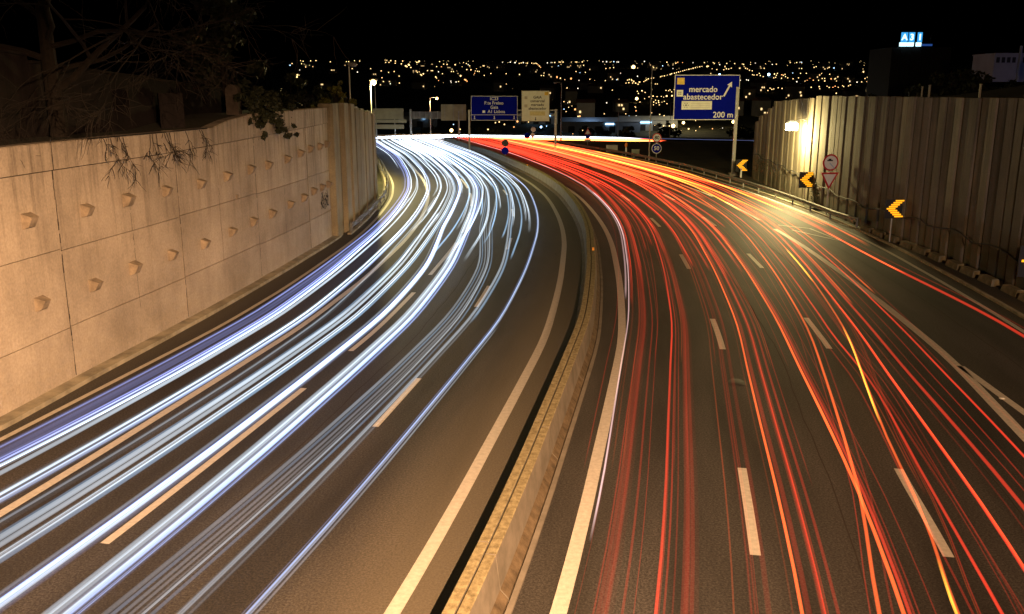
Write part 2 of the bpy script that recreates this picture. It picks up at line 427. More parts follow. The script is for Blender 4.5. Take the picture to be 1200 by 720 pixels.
for s_ in joints[1:-1] + [27.3, 35.1, 43.4, 49.8]:
    hair = s_ not in joints; z = .2 + (rr.random()*2 if hair else 0); p_ = []
    ztop = 5.0 + rr.random() if hair else ip(s_, TOP)-.02
    while z < ztop:
        wd = rr.uniform(.006, .014) if hair else rr.uniform(.01, .03); o_ = (.016 if z < ip(s_, BOT) else .075)
        z2 = z + rr.uniform(.12, .35)
        if z < ip(s_, BOT) < z2: z2 = ip(s_, BOT)
        j = rr.uniform(-.012, .012)*(2 if hair else 1)
        mb = MB() if not p_ else mb
        mb.add([wp(s_+j-wd, o_, z), wp(s_+j+wd, o_, z), wp(s_+j+wd*rr.uniform(.5, 1.2), o_, z2), wp(s_+j-wd*rr.uniform(.5, 1.2), o_, z2)], [(0,1,2,3)])
        p_.append(1); z = z2 + (0 if rr.random() < .8 else .1)
    child(mb, 'wall_joint', M_joint, lw)
ANCH = [(22.0,5.01),(24.8,4.94),(27.1,4.98),(30.0,5.0),(33.3,4.98),(35.9,5.04),(38.7,5.1),(41.1,5.11),(44.0,5.18),(46.2,5.32),(48.0,5.43),(50.0,5.47),(51.7,5.51),
        (22.1,2.69),(24.8,2.65),(27.1,2.74),(30.0,2.71),(33.2,2.68),(36.0,2.74),(38.6,2.82),(41.2,2.85),(44.1,2.95),(46.4,3.02),(48.2,3.17),(50.1,3.2),(51.7,3.22),(37.0,4.08),
        (19.2,5.0),(19.3,2.7),(16.4,5.0),(16.5,2.7)]
for i, (s, z) in enumerate(ANCH):
    rr = random.Random(i); w_ = .2 + rr.random()*.03; big = .2 if s == 37.0 else 1
    w_ *= .6 if s == 37.0 else 1
    mb = MB()
    # a tapered block, its bearing face tilted down to follow the ground anchor
    A = [wp(s-w_, -.02, z-w_), wp(s+w_, -.02, z-w_), wp(s+w_, -.02, z+w_), wp(s-w_, -.02, z+w_)]
    q = w_*.68; o1, o2 = .3*big, .16*big
    B = [wp(s-q, o2, z-q*1.05), wp(s+q, o2, z-q*1.05), wp(s+q, o1, z+q*.7), wp(s-q, o1, z+q*.7)]
    mb.add(A+B, [(0,1,2,3),(7,6,5,4),(0,4,5,1),(1,5,6,2),(2,6,7,3),(3,7,4,0)])
    child(mb, 'anchor_block', M_anch, lw)
# scrawled tag on the wall
mb = MB(); rr = random.Random(3)
for k in range(9):
    sx = 50.0 + k*.2; pts = []
    for t in range(9):
        pts.append(wp(sx + .14*math.sin(t*1.1+k) , .006, 2.0 + .9*t/8*(.6+.4*rr.random()) + .1*math.sin(t*2.3+k)))
    mb.tube(pts, .02, 4)
child(mb, 'graffiti', M_black, lw)

# pilaster wall
pw = empty('pilaster_wall', P(60, -15.2), 'ribbed concrete wall of vertical pilasters at the far end of the left wall', 'wall')
pil = frange(52.4, 73, 1.55)
for i, (a, b) in enumerate(zip(pil, pil[1:])):
    dd = [.35, .12, .42, .1, .3][i % 5] * (1 if i < 6 else .35); top = 7.75 - (0 if i < 3 else .18*(i % 2)) - (max(0, i-3)*.1)
    if i == 3: top -= .5
    rings = [[wp(s, -.5, -.1), wp(s, dd, -.1), wp(s, dd, top), wp(s, -.5, top)] for s in frange(a+.03, b-.03, .5)]
    child(MB().sweep(rings), 'pilaster', M_pil, pw)
rings = [[wp(s, -.8, -.1), wp(s, -.1, -.1), wp(s, -.1, 6.2), wp(s, -.8, 6.2)] for s in frange(52.4, 73, 1)]
child(MB().sweep(rings), 'backing', M_pil, pw)

# banks behind the walls
def bank(name, sgn, line, h, m):
    # line: wall-top points (x,y,z) ; spreads outward
    outs = [0, 2, 5, 9, 15, 24, 40, 70, 120, 200]
    v = []; n = len(outs)
    for (x, y, z, fall) in line:
        for k, o in enumerate(outs):
            zz = z + h(o, y) if not fall else max(zground(x+sgn*o, y)-.5, z - fall + h(o, y)) 
            v.append((x + sgn*o, y, zz))
    f = [(i*n+k, i*n+k+1, (i+1)*n+k+1, (i+1)*n+k) for i in range(len(line)-1) for k in range(n-1)]
    return MB().add(v, f).build(name, m, kind='structure', smooth=True)
lines = []
for s in frange(-11, 52, 3):
    q = wp(s, -.35, 0); lines.append((q[0], q[1], ip(s, TOP)-.12, 0))
for s in frange(53, 73, 3):
    q = wp(s, -.5, 0); lines.append((q[0], q[1], 5.9, 0))
for y, x, z in ((78,-13,4.5),(84,-15,2.0),(92,-17.5,0.2),(110,-23,-.3)): lines.append((x, y, z, 0))
lines.sort(key=lambda t: t[1])
bank('left_bank', -1, lines, lambda o, y: (.02*o if y < 75 else -.03*o), M_soil)
RW = [(15,-14),(17,0),(19,12),(20.6,25),(21.9,37.3),(22.5,46.6),(22.5,57),(22.9,68.7),(23.6,80),(24.3,91.5)]
def rwx(y):
    return sip(y, [(b, a) for a, b in RW]) if False else ip(y, [(b, a) for a, b in RW])
RT = [(-20,8.1),(69.5,8.1),(72,7.9),(80,7.6),(84,7.1),(86,6.7),(88.5,6.1),(91.5,5.5)]
lines = [(rwx(y)+.35, y, ip(y, RT)-.25, 0) for y in frange(-14, 91.5, 5)]
for y, x, z in ((97,32,4.5),(105,40,3),(130,52,2),(160,66,2),(200,84,2),(260,112,0),(300,130,-4)): lines.append((x, y, z, 0))
def hr(o, y):
    k = min(1, max(0, o-3)/40); k = k*k*(3-2*k)
    return k*(3.2 + max(0, y-60)*.03 + (max(0, min(1, (y-90)/30))*4)) + .35*math.sin(o*.4+y*.21)*min(1, o/10)
bank('right_bank', 1, lines, hr, M_soil)

# ------------------------------------------------------------------ right panel wall
rw = empty('panel_wall', (22.5, 50, 0), 'tall wall of narrow vertical concrete panels along the exit ramp, stepping down at its far end', 'wall')
y = -8.; i = 0; rr = random.Random(11)
while y < 91.4:
    wd = 2.0 if y < 18 else .92
    y2 = min(y + wd, 91.5)
    a = Vector((rwx(y+.03), y+.03)); b = Vector((rwx(y2-.03), y2-.03)); t = (b-a).normalized(); n = Vector((-t.y, t.x))
    o = rr.uniform(-.03, .05) + (.05 if i % 2 else 0); top = 8.12 + rr.uniform(-.02, .02) if y < 69.5 else [7.95,7.9,7.9,7.9,7.85,7.8,7.75,7.7,7.7,7.65,7.6,7.6,7.1,6.95,6.9,6.4,6.2,6.1,5.6,5.5,5.4][min(20, int((y-69.5)/1.1))]
    c1 = a + n*o; c2 = b + n*(o + rr.uniform(-.02, .02)); c3 = b - n*.35; c4 = a - n*.35
    e = .07
    c1i = c1 + t*e; c2i = c2 - t*e; n1 = c1 - n*.05; n2 = c2 - n*.05
    poly = [n1, c1i, c2i, n2, c3, c4]
    v = [(p.x, p.y, -.3) for p in poly] + [(p.x, p.y, top) for p in poly]
    mb = MB().add(v, [tuple(range(6))[::-1], tuple(range(6, 12))] + [(q, (q+1) % 6, (q+1) % 6+6, q+6) for q in range(6)])
    child(mb, 'wall_panel', M_rwall, rw)
    y += wd; i += 1
mb = MB()
for q in range(24):
    y0, y1 = -8+q*4.1, -8+(q+1)*4.1
    if y1 > 91.3: break
    x0, x1 = rwx(y0)+.12, rwx(y1)+.12; t = min(ip(y0, RT), ip(y1, RT))-.7
    mb.add([(x0,y0,-.3),(x1,y1,-.3),(x1+.2,y1,-.3),(x0+.2,y0,-.3),(x0,y0,t),(x1,y1,t),(x1+.2,y1,t),(x0+.2,y0,t)],
           [(0,3,2,1),(4,5,6,7),(0,1,5,4),(1,2,6,5),(2,3,7,6),(3,0,4,7)])
child(mb, 'backing', M_joint, rw)
# cable along the wall
pts = []; rr = random.Random(4)
for y in frange(20, 91, .9):
    z = ip(y, [(20,1.25),(37,1.35),(46,1.6),(55,1.3),(62,1.5),(70,1.9),(80,2.2),(91,2.4)]) + rr.uniform(-.07, .07) + .1*math.sin(y*1.3)
    pts.append((rwx(y)-.16, y, z))
MB().tube(pts, .035, 5).build('wall_cable', M_wire, label='dark cable sagging along the lower part of the panel wall', cat='cable')
# weeds clinging on the far part of the wall
mb = MB(); rr = random.Random(8)
for k in range(900):
    y = rr.choice([rr.uniform(70, 90), rr.gauss(86, 1.2), rr.gauss(67.3, .5)]); z = 1.7 + rr.gauss(0, .45) + (0 if y > 70 else -.6)
    if z < .1 or y > 91: continue
    c = Vector((rwx(y)-.14-rr.random()*.12, y, z)); a = Vector([rr.uniform(-1, 1) for _ in range(3)])*.09; b = Vector([rr.uniform(-1, 1) for _ in range(3)])*.09
    mb.add([c, c+a, c+b], [(0,1,2)])
mb.build('ivy', M_leaf, label='thin dark creeper growing on the lit far part of the panel wall', cat='plant')

# drainage blocks at the wall foot
blk = None
for k in range(22):
    y = 14 + k*1.95 + (.25 if k % 3 else 0)
    if y > 57: break
    rr = random.Random(k+50)
    mb = MB().add([(-.18,-.72,0),(.2,-.72,0),(.2,.72,0),(-.18,.72,0),(-.12,-.66,.3),(.16,-.66,.32),(.16,.66,.3),(-.12,.66,.29)],
                  [(0,3,2,1),(4,5,6,7),(0,1,5,4),(1,2,6,5),(2,3,7,6),(3,0,4,7)])
    if blk is None: me = mb.mesh('kerb_block'); M_kb = mat('weathered_block', (.15, .13, .08), .95, .6, 2, .5, 12)
    dx = rwx(y+1)-rwx(y); o = link('kerb_block', me, M_kb, label='low rectangular concrete block in the row along the foot of the panel wall', cat='kerb block', group='concrete blocks along the panel wall')
    o.location = (rwx(y)-.55+rr.uniform(-.03,.03), y, 0); o.rotation_euler.z = math.atan2(-dx, 1)+rr.uniform(-.04,.04); blk = o

# ------------------------------------------------------------------ guard rails
def guardrail(label, a, b, dfun, sg, posts=4.0, z0=0.):
    g = empty('guardrail', P(a, dfun(a), z0), label, 'guardrail')
    pr = [(0,.42),(.05,.46),(.05,.52),(0,.565),(.05,.61),(.05,.67),(0,.72),(-.012,.72),(.035,.665),(.035,.615),(-.012,.567),(.035,.515),(.035,.465),(-.012,.42)]
    rings = [[P(s, dfun(s)+sg*o, z+z0) for o, z in pr] for s in frange(a, b, 1.0)]
    child(MB().sweep(rings), 'rail_beam', M_steel, g)
    for s in frange(a+.3, b-.3, posts):
        x, y, z = P(s, dfun(s)-sg*.1)
        child(MB().box(-.05, -.06, -.1, .05, .06, .7), 'rail_post', M_steel, g).location = (x, y, z+z0)
    return g
guardrail('steel guardrail in front of the ribbed pilaster wall on the left', 54, 145, lambda s: ip(s, LE)-.45, 1)
guardrail('steel guardrail beside the exit ramp below the panel wall', 57, 150, lambda s: ip(s, GG)+.55 + max(0, 60-s)*.12, -1)
guardrail('low steel guardrail along the far outer bend of the road', 146, 335, lambda s: ip(s, LE)-.7, 1, 6)
# parapet of the far bend
mb = MB(); rings = [[P(s, -17.0, -.2), P(s, -16.8, -.2), P(s, -16.8, .95), P(s, -17.0, .95)] for s in frange(150, 330, 2)]
mb.sweep(rings).build('parapet', M_gutter, label='low pale concrete parapet along the far outside of the bend', cat='parapet')

# ------------------------------------------------------------------ lamps and poles
def point(name, loc, c, e, r=.15, parent=None):
    l = bpy.data.lights.new(name, 'POINT'); l.color = c; l.energy = e; l.shadow_soft_size = r
    o = bpy.data.objects.new(name, l); COL.objects.link(o); o.location = loc
    if parent: o.parent = parent; o.matrix_parent_inverse = parent.matrix_basis.inverted()
    return o
def spot(name, loc, tgt, c, e, ang, blend=.5, r=.1):
    l = bpy.data.lights.new(name, 'SPOT'); l.color = c; l.energy = e; l.spot_size = R(ang); l.spot_blend = blend; l.shadow_soft_size = r
    o = bpy.data.objects.new(name, l); COL.objects.link(o); o.location = loc
    o.rotation_euler = (Vector(tgt)-Vector(loc)).to_track_quat('-Z', 'Y').to_euler(); return o
SOD = (1, .56, .28)
GRN = (1, .8, .3)
#@KEY
spot('bridge_lamp_light', (3.6, -1.0, 11.4), (-10.5, 20, 0), SOD, 98000, 94, 1, .06)
bl = empty('bridge_lamp', (3.6, -1.0, 11.4), 'unseen overpass lamp on a short arm, its drum shade added to cut the upper light', 'lamp')
mb = MB(); ring = [(math.cos(R(15*k)), math.sin(R(15*k))) for k in range(24)]
mb.v = [(.5*a, .5*b, -.055) for a, b in ring] + [(.5*a, .5*b, .28) for a, b in ring] + [(.25*a, .25*b, .4) for a, b in ring]
mb.f = [(k, (k+1) % 24, 24+(k+1) % 24, 24+k) for k in range(24)] + [(24+k, 24+(k+1) % 24, 48+(k+1) % 24, 48+k) for k in range(24)] + [tuple(range(48, 72))]
mb.build('added_cutoff_shade', M_black, bl)  # unseen drum added to keep the lamp's light off the tree and upper left
MB().tube([(0,0,.4),(0,-.2,.7),(0,-2.5,.9)], .05, 8).build('arm', M_pole, bl)  # added arm holding the unseen drum
spot('bridge_lamp_light', (13, -2.0, 11.4), (18, 31, 0), SOD, 33000, 100, 1, .12)
spot('ramp_headlight', (16.6, 4, .8), (21.6, 44, 1.6), (.66, .78, 1), 9000, 26, .6, .08)
M_lampon = emit('lamp_glass_lit', (1, .56, .18), 9)
M_lampoff = mat('lamp_glass_off', (.3, .3, .28), .3, .1, 2)
def lamp(x, y, z0, h, label, on=False, arm=0, e=0, c=SOD, group=None, r=.09):
    g = empty('street_lamp', (x, y, z0), label, 'street lamp', group)
    MB().tube([(0,0,0),(0,0,h*.5),(0,0,h)], [r, r*.8, r*.5], 8).build('pole', M_pole, g)
    MB().tube([(0,0,0),(0,0,.6)], r*1.5, 8).build('base', M_pole, g)
    sx = 1 if arm >= 0 else -1
    if arm: MB().tube([(0,0,h-.05),(arm*.5,0,h+.05),(arm,0,h+.08)], r*.45, 6).build('arm', M_pole, g)
    hd = MB().add([(arm-.1*sx,-.13,h+.04),(arm+.6*sx,-.16,h+.06),(arm+.6*sx,.16,h+.06),(arm-.1*sx,.13,h+.04),(arm,-.08,h+.18),(arm+.5*sx,-.1,h+.17),(arm+.5*sx,.1,h+.17),(arm,.08,h+.18)],
             [(0,3,2,1),(4,5,6,7),(0,1,5,4),(1,2,6,5),(2,3,7,6),(3,0,4,7)]).build('lamp_head', M_pole, g)
    bm = bmesh.new(); bmesh.ops.create_uvsphere(bm, u_segments=12, v_segments=8, radius=.5)
    for v in bm.verts: v.co = Vector((v.co.x*.5 + arm + .3*sx, v.co.y*.28, v.co.z*.26 + h + .02))
    me = bpy.data.meshes.new('lens'); bm.to_mesh(me); bm.free()
    if on:
        for v in me.vertices: v.co = Vector(((v.co.x-arm-.3*sx)*1.1+arm+.3*sx, v.co.y*1.9, (v.co.z-h-.02)*2.0+h-.1))
    link('lens', me, M_lampon if on else M_lampoff, g, smooth=True)
    if e: point('lamp_light', (x+arm+.3*sx, y, z0+h-.45), c, e, .2)
    return g
lamp(-11.35, 64.5, 0, 10.2, 'slim unlit lamp pole rising in front of the ribbed pilaster wall')
lamp(-13.2, 86, 0, 9.4, 'lit amber street lamp just beyond the end of the pilaster wall', True, 0, 14000, GRN)
lamp(-17.5, 196, -2, 9.2, 'lit street lamp with arm behind the far bend, between the sign backs', True, 1.2, 7000, SOD)
lamp(17.4, 115, 0, 11.1, 'tall unlit lamp pole just left of the round speed signs')
lamp(8.6, 160, 0, 9.9, 'unlit lamp pole to the right of the cream gantry sign', arm=-.8)
lamp(26.5, 228, -3, 8.5, 'unlit lamp pole standing against the blue lit sheds', arm=.6)
lamp(-24.5, 165, -.5, 11, 'unlit lamp pole behind the pair of stacked sign backs')
lamp(45, 260, -6, 11.5, 'short looking unlit lamp pole beside the bright yellow yard lamps', arm=.5)

# wall floodlight on the panel wall
fl = empty('wall_floodlight', (rwx(71.6)-.1, 71.6, 6.1), 'blazing floodlight on a bracket high on the panel wall', 'floodlight')
MB().tube([(.1,0,.12),(-.4,0,.25),(-.8,0,.05)], .04, 6).build('bracket', M_pole, fl)
MB().box(-1.4,-.25,-.1,-.7,.25,.12).build('housing', M_pole, fl)
M_flood = emit('floodlight_glass', (1, .9, .6), 40)
MB().box(-1.42,-.36,-.62,-.68,.36,-.11).build('lens', M_flood, fl)
#@FLOOD
point('floodlight_lamp', (rwx(71.6)-1.25, 71.3, 5.15), (1, .78, .32), 9500, .25)

# ------------------------------------------------------------------ signs
def arrow_poly(mb, cx, cz, ang, L, wd, y0, y1):
    pts = [(-L/2,-wd/2),(L*.2,-wd/2),(L*.2,-wd*1.6),(L/2,0),(L*.2,wd*1.6),(L*.2,wd/2),(-L/2,wd/2)]
    c, s_ = math.cos(ang), math.sin(ang)
    mb.prism([(cx+x*c-z*s_, cz+x*s_+z*c) for x, z in pts], y0, y1)
def board(g, w_, h, x0, z0, m, edge=M_white, t=.05, name='sign_face', y=0):
    MB().box(x0, y, z0, x0+w_, y+t, z0+h).build('sign_panel', M_signback, g)
    MB().box(x0+.02, y-.012, z0+.02, x0+w_-.02, y-.002, z0+h-.02).build('sign_border', edge, g)
    MB().box(x0+.07, y-.02, z0+.07, x0+w_-.07, y-.014, z0+h-.07).build(name, m, g)
def put(g, me, m, x, z, name='lettering', y=-.03):
    o = link(name, me, m, g); o.location = (x, y, z); return o

# big blue exit sign
YB = 94.0
bs = empty('direction_sign', (22.95, YB, 0), 'big blue sign reading mercado abastecedor 200 m with diagonal arrow', 'road sign')
X0, Z0, W_, H_ = -6.4, 5.6, 6.65, 4.5
MB().box(-.1,-.14,0,.2,.14,8.9).build('post', M_pole, bs)
MB().box(-.35,-.3,-.1,.45,.3,.25).build('footing', M_conc, bs)
for zz in (6.3, 7.9, 9.4): MB().box(-6.1, .08, zz-.05, .15, .16, zz+.05).build('crossbar', M_pole, bs)
board(bs, W_, H_, X0, Z0, M_blue)
put(bs, text_mesh('mercado', .82, 'CENTER', .012), M_white, X0+2.95, Z0+3.05)
put(bs, text_mesh('abastecedor', .82, 'CENTER', .012), M_white, X0+2.95, Z0+2.3)
put(bs, text_mesh('200 m', .82, 'CENTER', .012), M_white, X0+5.1, Z0+.5)
mb = MB(); arrow_poly(mb, X0+5.45, Z0+3.1, R(62), 1.65, .17, -.035, -.026); mb.build('arrow', M_white, bs)
MB().box(X0+.25,-.034,Z0+3.55,X0+1.0,-.026,Z0+4.2).build('yellow_plate', M_yellow, bs)
MB().box(X0+.25,-.034,Z0+2.35,X0+.9,-.026,Z0+3.0).build('pictogram', M_cream, bs)
mb = MB()
for a in range(4):
    c = R(45+90*a); mb.box(X0+.575+.13*math.cos(c)-.05,-.042,Z0+2.675+.13*math.sin(c)-.05,X0+.575+.13*math.cos(c)+.05,-.036,Z0+2.675+.13*math.sin(c)+.05)
mb.build('pictogram_mark', M_black, bs)
MB().box(X0+.8,-.034,Z0+1.05,X0+3.9,-.026,Z0+1.9).build('white_plate', M_cream, bs)
mb = MB()
for a in range(6):
    c = R(60*a); mb.box(X0+1.25+.22*math.cos(c)-.04,-.042,Z0+1.48+.22*math.sin(c)-.04,X0+1.25+.22*math.cos(c)+.04,-.036,Z0+1.48+.22*math.sin(c)+.04)
mb.box(X0+1.18,-.042,Z0+1.41,X0+1.32,-.036,Z0+1.55)
mb.build('plate_mark', M_black, bs)
mb = MB()
for k in range(3): mb.box(X0+1.75,-.042,Z0+1.2+k*.2,X0+3.7,-.036,Z0+1.24+k*.2)
mb.build('plate_lines', mat('plate_grey', (.45,.42,.36), .6, .2, 4), bs)

# gantry
YG = 132.0
ga = empty('sign_gantry', (6.3, YG, 0), 'grey steel gantry whose beam carries the blue and cream signs over the red carriageway', 'gantry')
MB().box(-.16,-.2,0,.16,.2,6.0).build('post', M_pole, ga)
MB().box(-12.6,-.15,0,-12.35,.15,5.9).build('post', M_pole, ga)
mb = MB()
for zz in (5.15, 5.85): mb.box(-12.6, .1, zz-.06, .2, .22, zz+.06)
for k in range(16):
    x = -12.5+k*.8; mb.tube([(x,.16,5.15 if k % 2 else 5.85),(x+.8,.16,5.85 if k % 2 else 5.15)], .035, 5)
mb.build('beam', M_pole, ga)
sb = empty('direction_sign', (-5.9, YG-.25, 4.4), 'dark blue gantry sign with three white down arrows', 'road sign')
board(sb, 6.7, 3.45, 0, 0, M_blue)
for i, (tx, x) in enumerate((('IC23', 3.35), ('P.te Freixo', 3.3), ('Gaia', 3.35), ('A1 Lisboa', 3.65))):
    put(sb, text_mesh(tx, .62, 'CENTER', .008), M_white, x, 3.05-.6*i)
MB().box(1.65,-.034,1.07,2.05,-.026,1.43).build('route_shield', M_white, sb)
MB().box(.07,-.034,.78,6.63,-.026,.83).build('divider', M_white, sb)
for x in (.5, 3.35, 6.2):
    mb = MB(); arrow_poly(mb, x, .42, R(-90), .5, .1, -.034, -.026); mb.build('arrow', M_white, sb)
sc_ = empty('direction_sign', (1.35, YG-.25, 4.25), 'cream gantry sign with black text and yellow corner, right of the blue gantry sign', 'road sign')
board(sc_, 4.05, 4.35, 0, 0, M_cream, M_black)
for i, tx in enumerate(('GAIA', 'comercial', 'mercado', 'abastecedor')):
    put(sc_, text_mesh(tx, .52, 'CENTER', .01), M_black, 2.3, 3.4-.52*i)
MB().box(3.3,-.034,3.7,3.85,-.026,4.15).build('yellow_plate', M_yellow, sc_)
MB().box(1.2,-.034,.85,3.4,-.026,1.45).build('yellow_plate', mat('pale_yellow', (.7,.64,.3), .6, .2, 3), sc_)
mb = MB(); arrow_poly(mb, 2.05, .38, R(-90), .45, .1, -.034, -.026); mb.build('arrow', M_black, sc_)
for z_ in (3.15, 2.0): MB().box(.45,-.034,z_,.85,-.026,z_+.4).build('pictogram', mat('plate_tan', (.5,.48,.36), .6, .2, 4), sc_)

# gantry over the white carriageway, seen from behind
gb = empty('sign_gantry', (-18.6, 168, 0), 'far gantry seen from behind, left of the blue gantry sign', 'gantry')
MB().box(-.15,-.2,-.5,.15,.2,5.3).build('post', M_pole, gb)
MB().box(8.7,-.15,-.5,8.95,.15,5.0).build('post', M_pole, gb)
mb = MB(); mb.box(.1, .0, 3.6, 8.8, .25, 4.9)
mb.build('beam', mat('gantry_panel', (.2,.19,.16), .7, .4, 1.4), gb)
mb = MB()
for k in range(8): mb.box(.6+k*1.08, -.03, 3.55, .68+k*1.08, -.002, 4.95)
mb.build('ribs', M_pole, gb)
MB().box(5.6,-.12,3.3,10.2,-.04,6.2).build('sign_panel', M_signback, gb)
mb = MB()
for x in (6.3, 7.9, 9.5): mb.box(x-.04,-.17,3.3,x+.04,-.122,6.2)
mb.build('stiffener', M_pole, gb)
# stacked sign backs near the wall end
kb = empty('direction_sign', (-23.5, 163, -.3), 'pale stacked sign panels seen from behind, just right of the pilaster wall', 'road sign')
for x in (-2.2, 2.6): MB().box(x-.07,-.07,0,x+.07,.07,5.6).build('post', M_pole, kb)
MB().box(-1.2,-.14,4.0,4.2,-.08,5.85).build('sign_panel', M_signback, kb)
MB().box(-1.2,-.14,3.35,4.7,-.08,3.93).build('sign_panel', M_signback, kb)
MB().box(-1.2,-.14,2.3,4.2,-.08,3.05).build('sign_panel', M_signback, kb)

def disc(g, x, z, r, m, y0, y1, name, n=28):
    MB().prism([(x+r*math.cos(2*math.pi*k/n), z+r*math.sin(2*math.pi*k/n)) for k in range(n)], y0, y1).build(name, m, g)
# speed signs
ss_ = empty('speed_sign', (17.9, 112.5, 0), 'round 80 speed limit sign above round blue 50 sign on one post', 'road sign')
MB().tube([(0,0,0),(0,0,3.4)], .05, 8).build('post', M_pole, ss_)
disc(ss_, 0, 2.9, .58, M_signback, -.03, 0, 'sign_panel'); disc(ss_, 0, 2.9, .57, M_red, -.04, -.032, 'red_rim'); disc(ss_, 0, 2.9, .44, M_white, -.05, -.042, 'sign_face')
put(ss_, text_mesh('80', .62, 'CENTER', .015), M_black, 0, 2.9, y=-.058)
disc(ss_, 0, 1.6, .62, M_white, -.04, 0, 'sign_panel'); disc(ss_, 0, 1.6, .55, M_blue, -.05, -.042, 'sign_face')
put(ss_, text_mesh('50', .66, 'CENTER', .015), M_white, 0, 1.6, y=-.058)

# round + triangle signs on the panel wall side
yy = 62
rt = empty('warning_signs', (rwx(yy)-.85, yy, 0), 'round prohibition sign above a give way triangle in front of the panel wall', 'road sign', rz=R(8))
MB().tube([(0,.02,0),(0,.02,4.3)], .045, 8).build('post', M_pole, rt)
disc(rt, 0, 3.7, .57, M_red, -.03, 0, 'red_rim', 36); disc(rt, 0, 3.7, .46, M_white, -.04, -.032, 'sign_face', 36)
mb = MB().box(-.26,-.05,3.8,.14,-.042,3.88); mb.box(-.18,-.05,3.88,.02,-.042,3.96); mb.build('vehicle_symbol', M_black, rt)
mb = MB(); c, s_ = math.cos(R(-45)), math.sin(R(-45))
mb.prism([(x*c-z*s_, 3.6+x*s_+z*c) for x, z in ((-.1,-.03),(.42,-.03),(.42,.03),(-.1,.03))], -.05, -.042); mb.build('bar', mat('sign_lightblue', (.35,.5,.75), .5, .1, 2), rt)
MB().prism([(-.66,3.02),(.66,3.02),(0,1.86)], -.03, 0).build('red_rim', M_red, rt)
MB().prism([(-.47,2.91),(.47,2.91),(0,2.09)], -.042, -.032).build('sign_face', M_white, rt)
# chevrons
M_amber = emit('amber_led', (1, .4, .01), 1.5)
for (x, y, z, sc, lb) in ((23.3, 92, .5, 1.0, 'amber lit chevron sign at the far end of the panel wall'),
                          (rwx(68.3)-.6, 68.3, 1.3, 1.0, 'amber lit chevron sign just left of the give way triangle'),
                          (rwx(51)-.75, 51, 1.35, .9, 'amber lit chevron sign with LED rows, right of the give way triangle'),
                          (rwx(37.5)-.2, 36.8, .85, 1.1, 'amber lit chevron sign cut by the right edge of the photo')):
    g = empty('chevron_sign', (x, y, 0), lb, 'chevron sign', rz=R(6))
    MB().box(-.03,.06,0,.03,.1,z+.3).build('post', M_pole, g)
    MB().box(-.53*sc, 0, z+.02, .6*sc, .06, z+1.22*sc).build('sign_panel', M_black, g)
    mb = MB()
    for r_ in range(9):
        zz = z + (.1+.125*r_)*sc; off_ = abs(r_-4)/4*.55*sc
        for q in range(5):
            xx = -.42*sc + off_ + q*.115*sc - .02
            mb.box(xx, -.025, zz, xx+.1*sc, -.004, zz+.085*sc)
    mb.build('chevron', M_amber, g)
# white marker post near far chevron
g = empty('marker_post', (23.1, 91, 0), 'short white marker post with reflector beside the far chevron', 'marker post')
MB().add([(-.08,-.04,0),(.08,-.04,0),(.08,.04,0),(-.08,.04,0),(-.06,-.03,1.0),(.06,-.03,.95),(.06,.03,.95),(-.06,.03,1.0)],[(0,3,2,1),(4,5,6,7),(0,1,5,4),(1,2,6,5),(2,3,7,6),(3,0,4,7)]).build('post', M_white, g)
MB().box(-.04,-.05,.75,.04,-.035,.9).build('reflector', M_red, g)

# keep-side signs standing on the median
g = empty('keep_right_sign', (*P(112, 0)[:2], .86), 'small pair of dark round signs stacked on a post on the median barrier', 'road sign')
MB().tube([(0,0,0),(0,0,1.9)], .06, 6).build('post', M_pole, g)
disc(g, 0, 1.5, .42, M_black, -.06, -.03, 'sign_face'); disc(g, 0, .55, .45, M_blue, -.06, -.03, 'sign_face')
g = empty('road_sign', (3.4, 150, 0), 'round white sign beside a tilted blue plate below the cream gantry sign', 'road sign')
MB().tube([(0,0,0),(0,0,2.9)], .05, 6).build('post', M_pole, g); MB().tube([(-.9,0,0),(-.9,0,2.0)], .05, 6).build('post', M_pole, g)
disc(g, .1, 2.4, .4, M_white, -.06, -.02, 'sign_face'); disc(g, .0, 1.5, .35, M_white, -.06, -.02, 'sign_face'); disc(g, -.9, 1.4, .5, M_blue, -.06, -.02, 'sign_face')
g = empty('warning_sign', (12.3, 148, 0), 'small triangular warning sign above a white plate in the dark verge', 'road sign')
MB().tube([(0,.03,0),(0,.03,2.9)], .05, 6).build('post', M_pole, g)
MB().prism([(-.55,1.7),(.55,1.7),(0,2.75)], -.04, 0).build('red_rim', M_red, g); MB().prism([(-.38,1.8),(.38,1.8),(0,2.5)], -.055, -.042).build('sign_face', M_white, g)
MB().box(-.5,-.04,.6,.5,0,.95).build('plate', M_white, g); MB().box(-.35,-.04,1.0,.35,0,1.6).build('plate', M_blue, g)
# roadside cabinets
for (x, y, w_, h, c, lb) in ((14.3, 130, 1.6, .95, (.5,.5,.46), 'wide pale grey roadside cabinet beyond the red trails'),
                             (16.6, 122, 1.0, .85, (.4,.5,.4), 'small greenish roadside cabinet left of the tall lamp pole')):
    g = empty('cabinet', (x, y, 0), lb, 'utility cabinet')
    mm_ = mat('cabinet_paint', c, .6, .15, 3)
    MB().box(-w_/2, -.25, .08, w_/2, .25, h).build('body', mm_, g)
    MB().box(-w_/2-.04, -.3, h+.002, w_/2+.04, .3, h+.07).build('roof', mm_, g)
    MB().box(-w_/2+.05, -.27, .15, -.02, -.252, h-.06).build('door', mm_, g); MB().box(.02, -.27, .15, w_/2-.05, -.252, h-.06).build('door', mm_, g)
    MB().box(-w_/2-.05, -.3, -.1, w_/2+.05, .3, .078).build('plinth', M_conc, g)
g = empty('beacon', (15.2, 121, 0), 'orange topped post between the two roadside cabinets', 'beacon')
MB().tube([(0,0,0),(0,0,1.3)], .09, 8).build('post', M_pole, g)
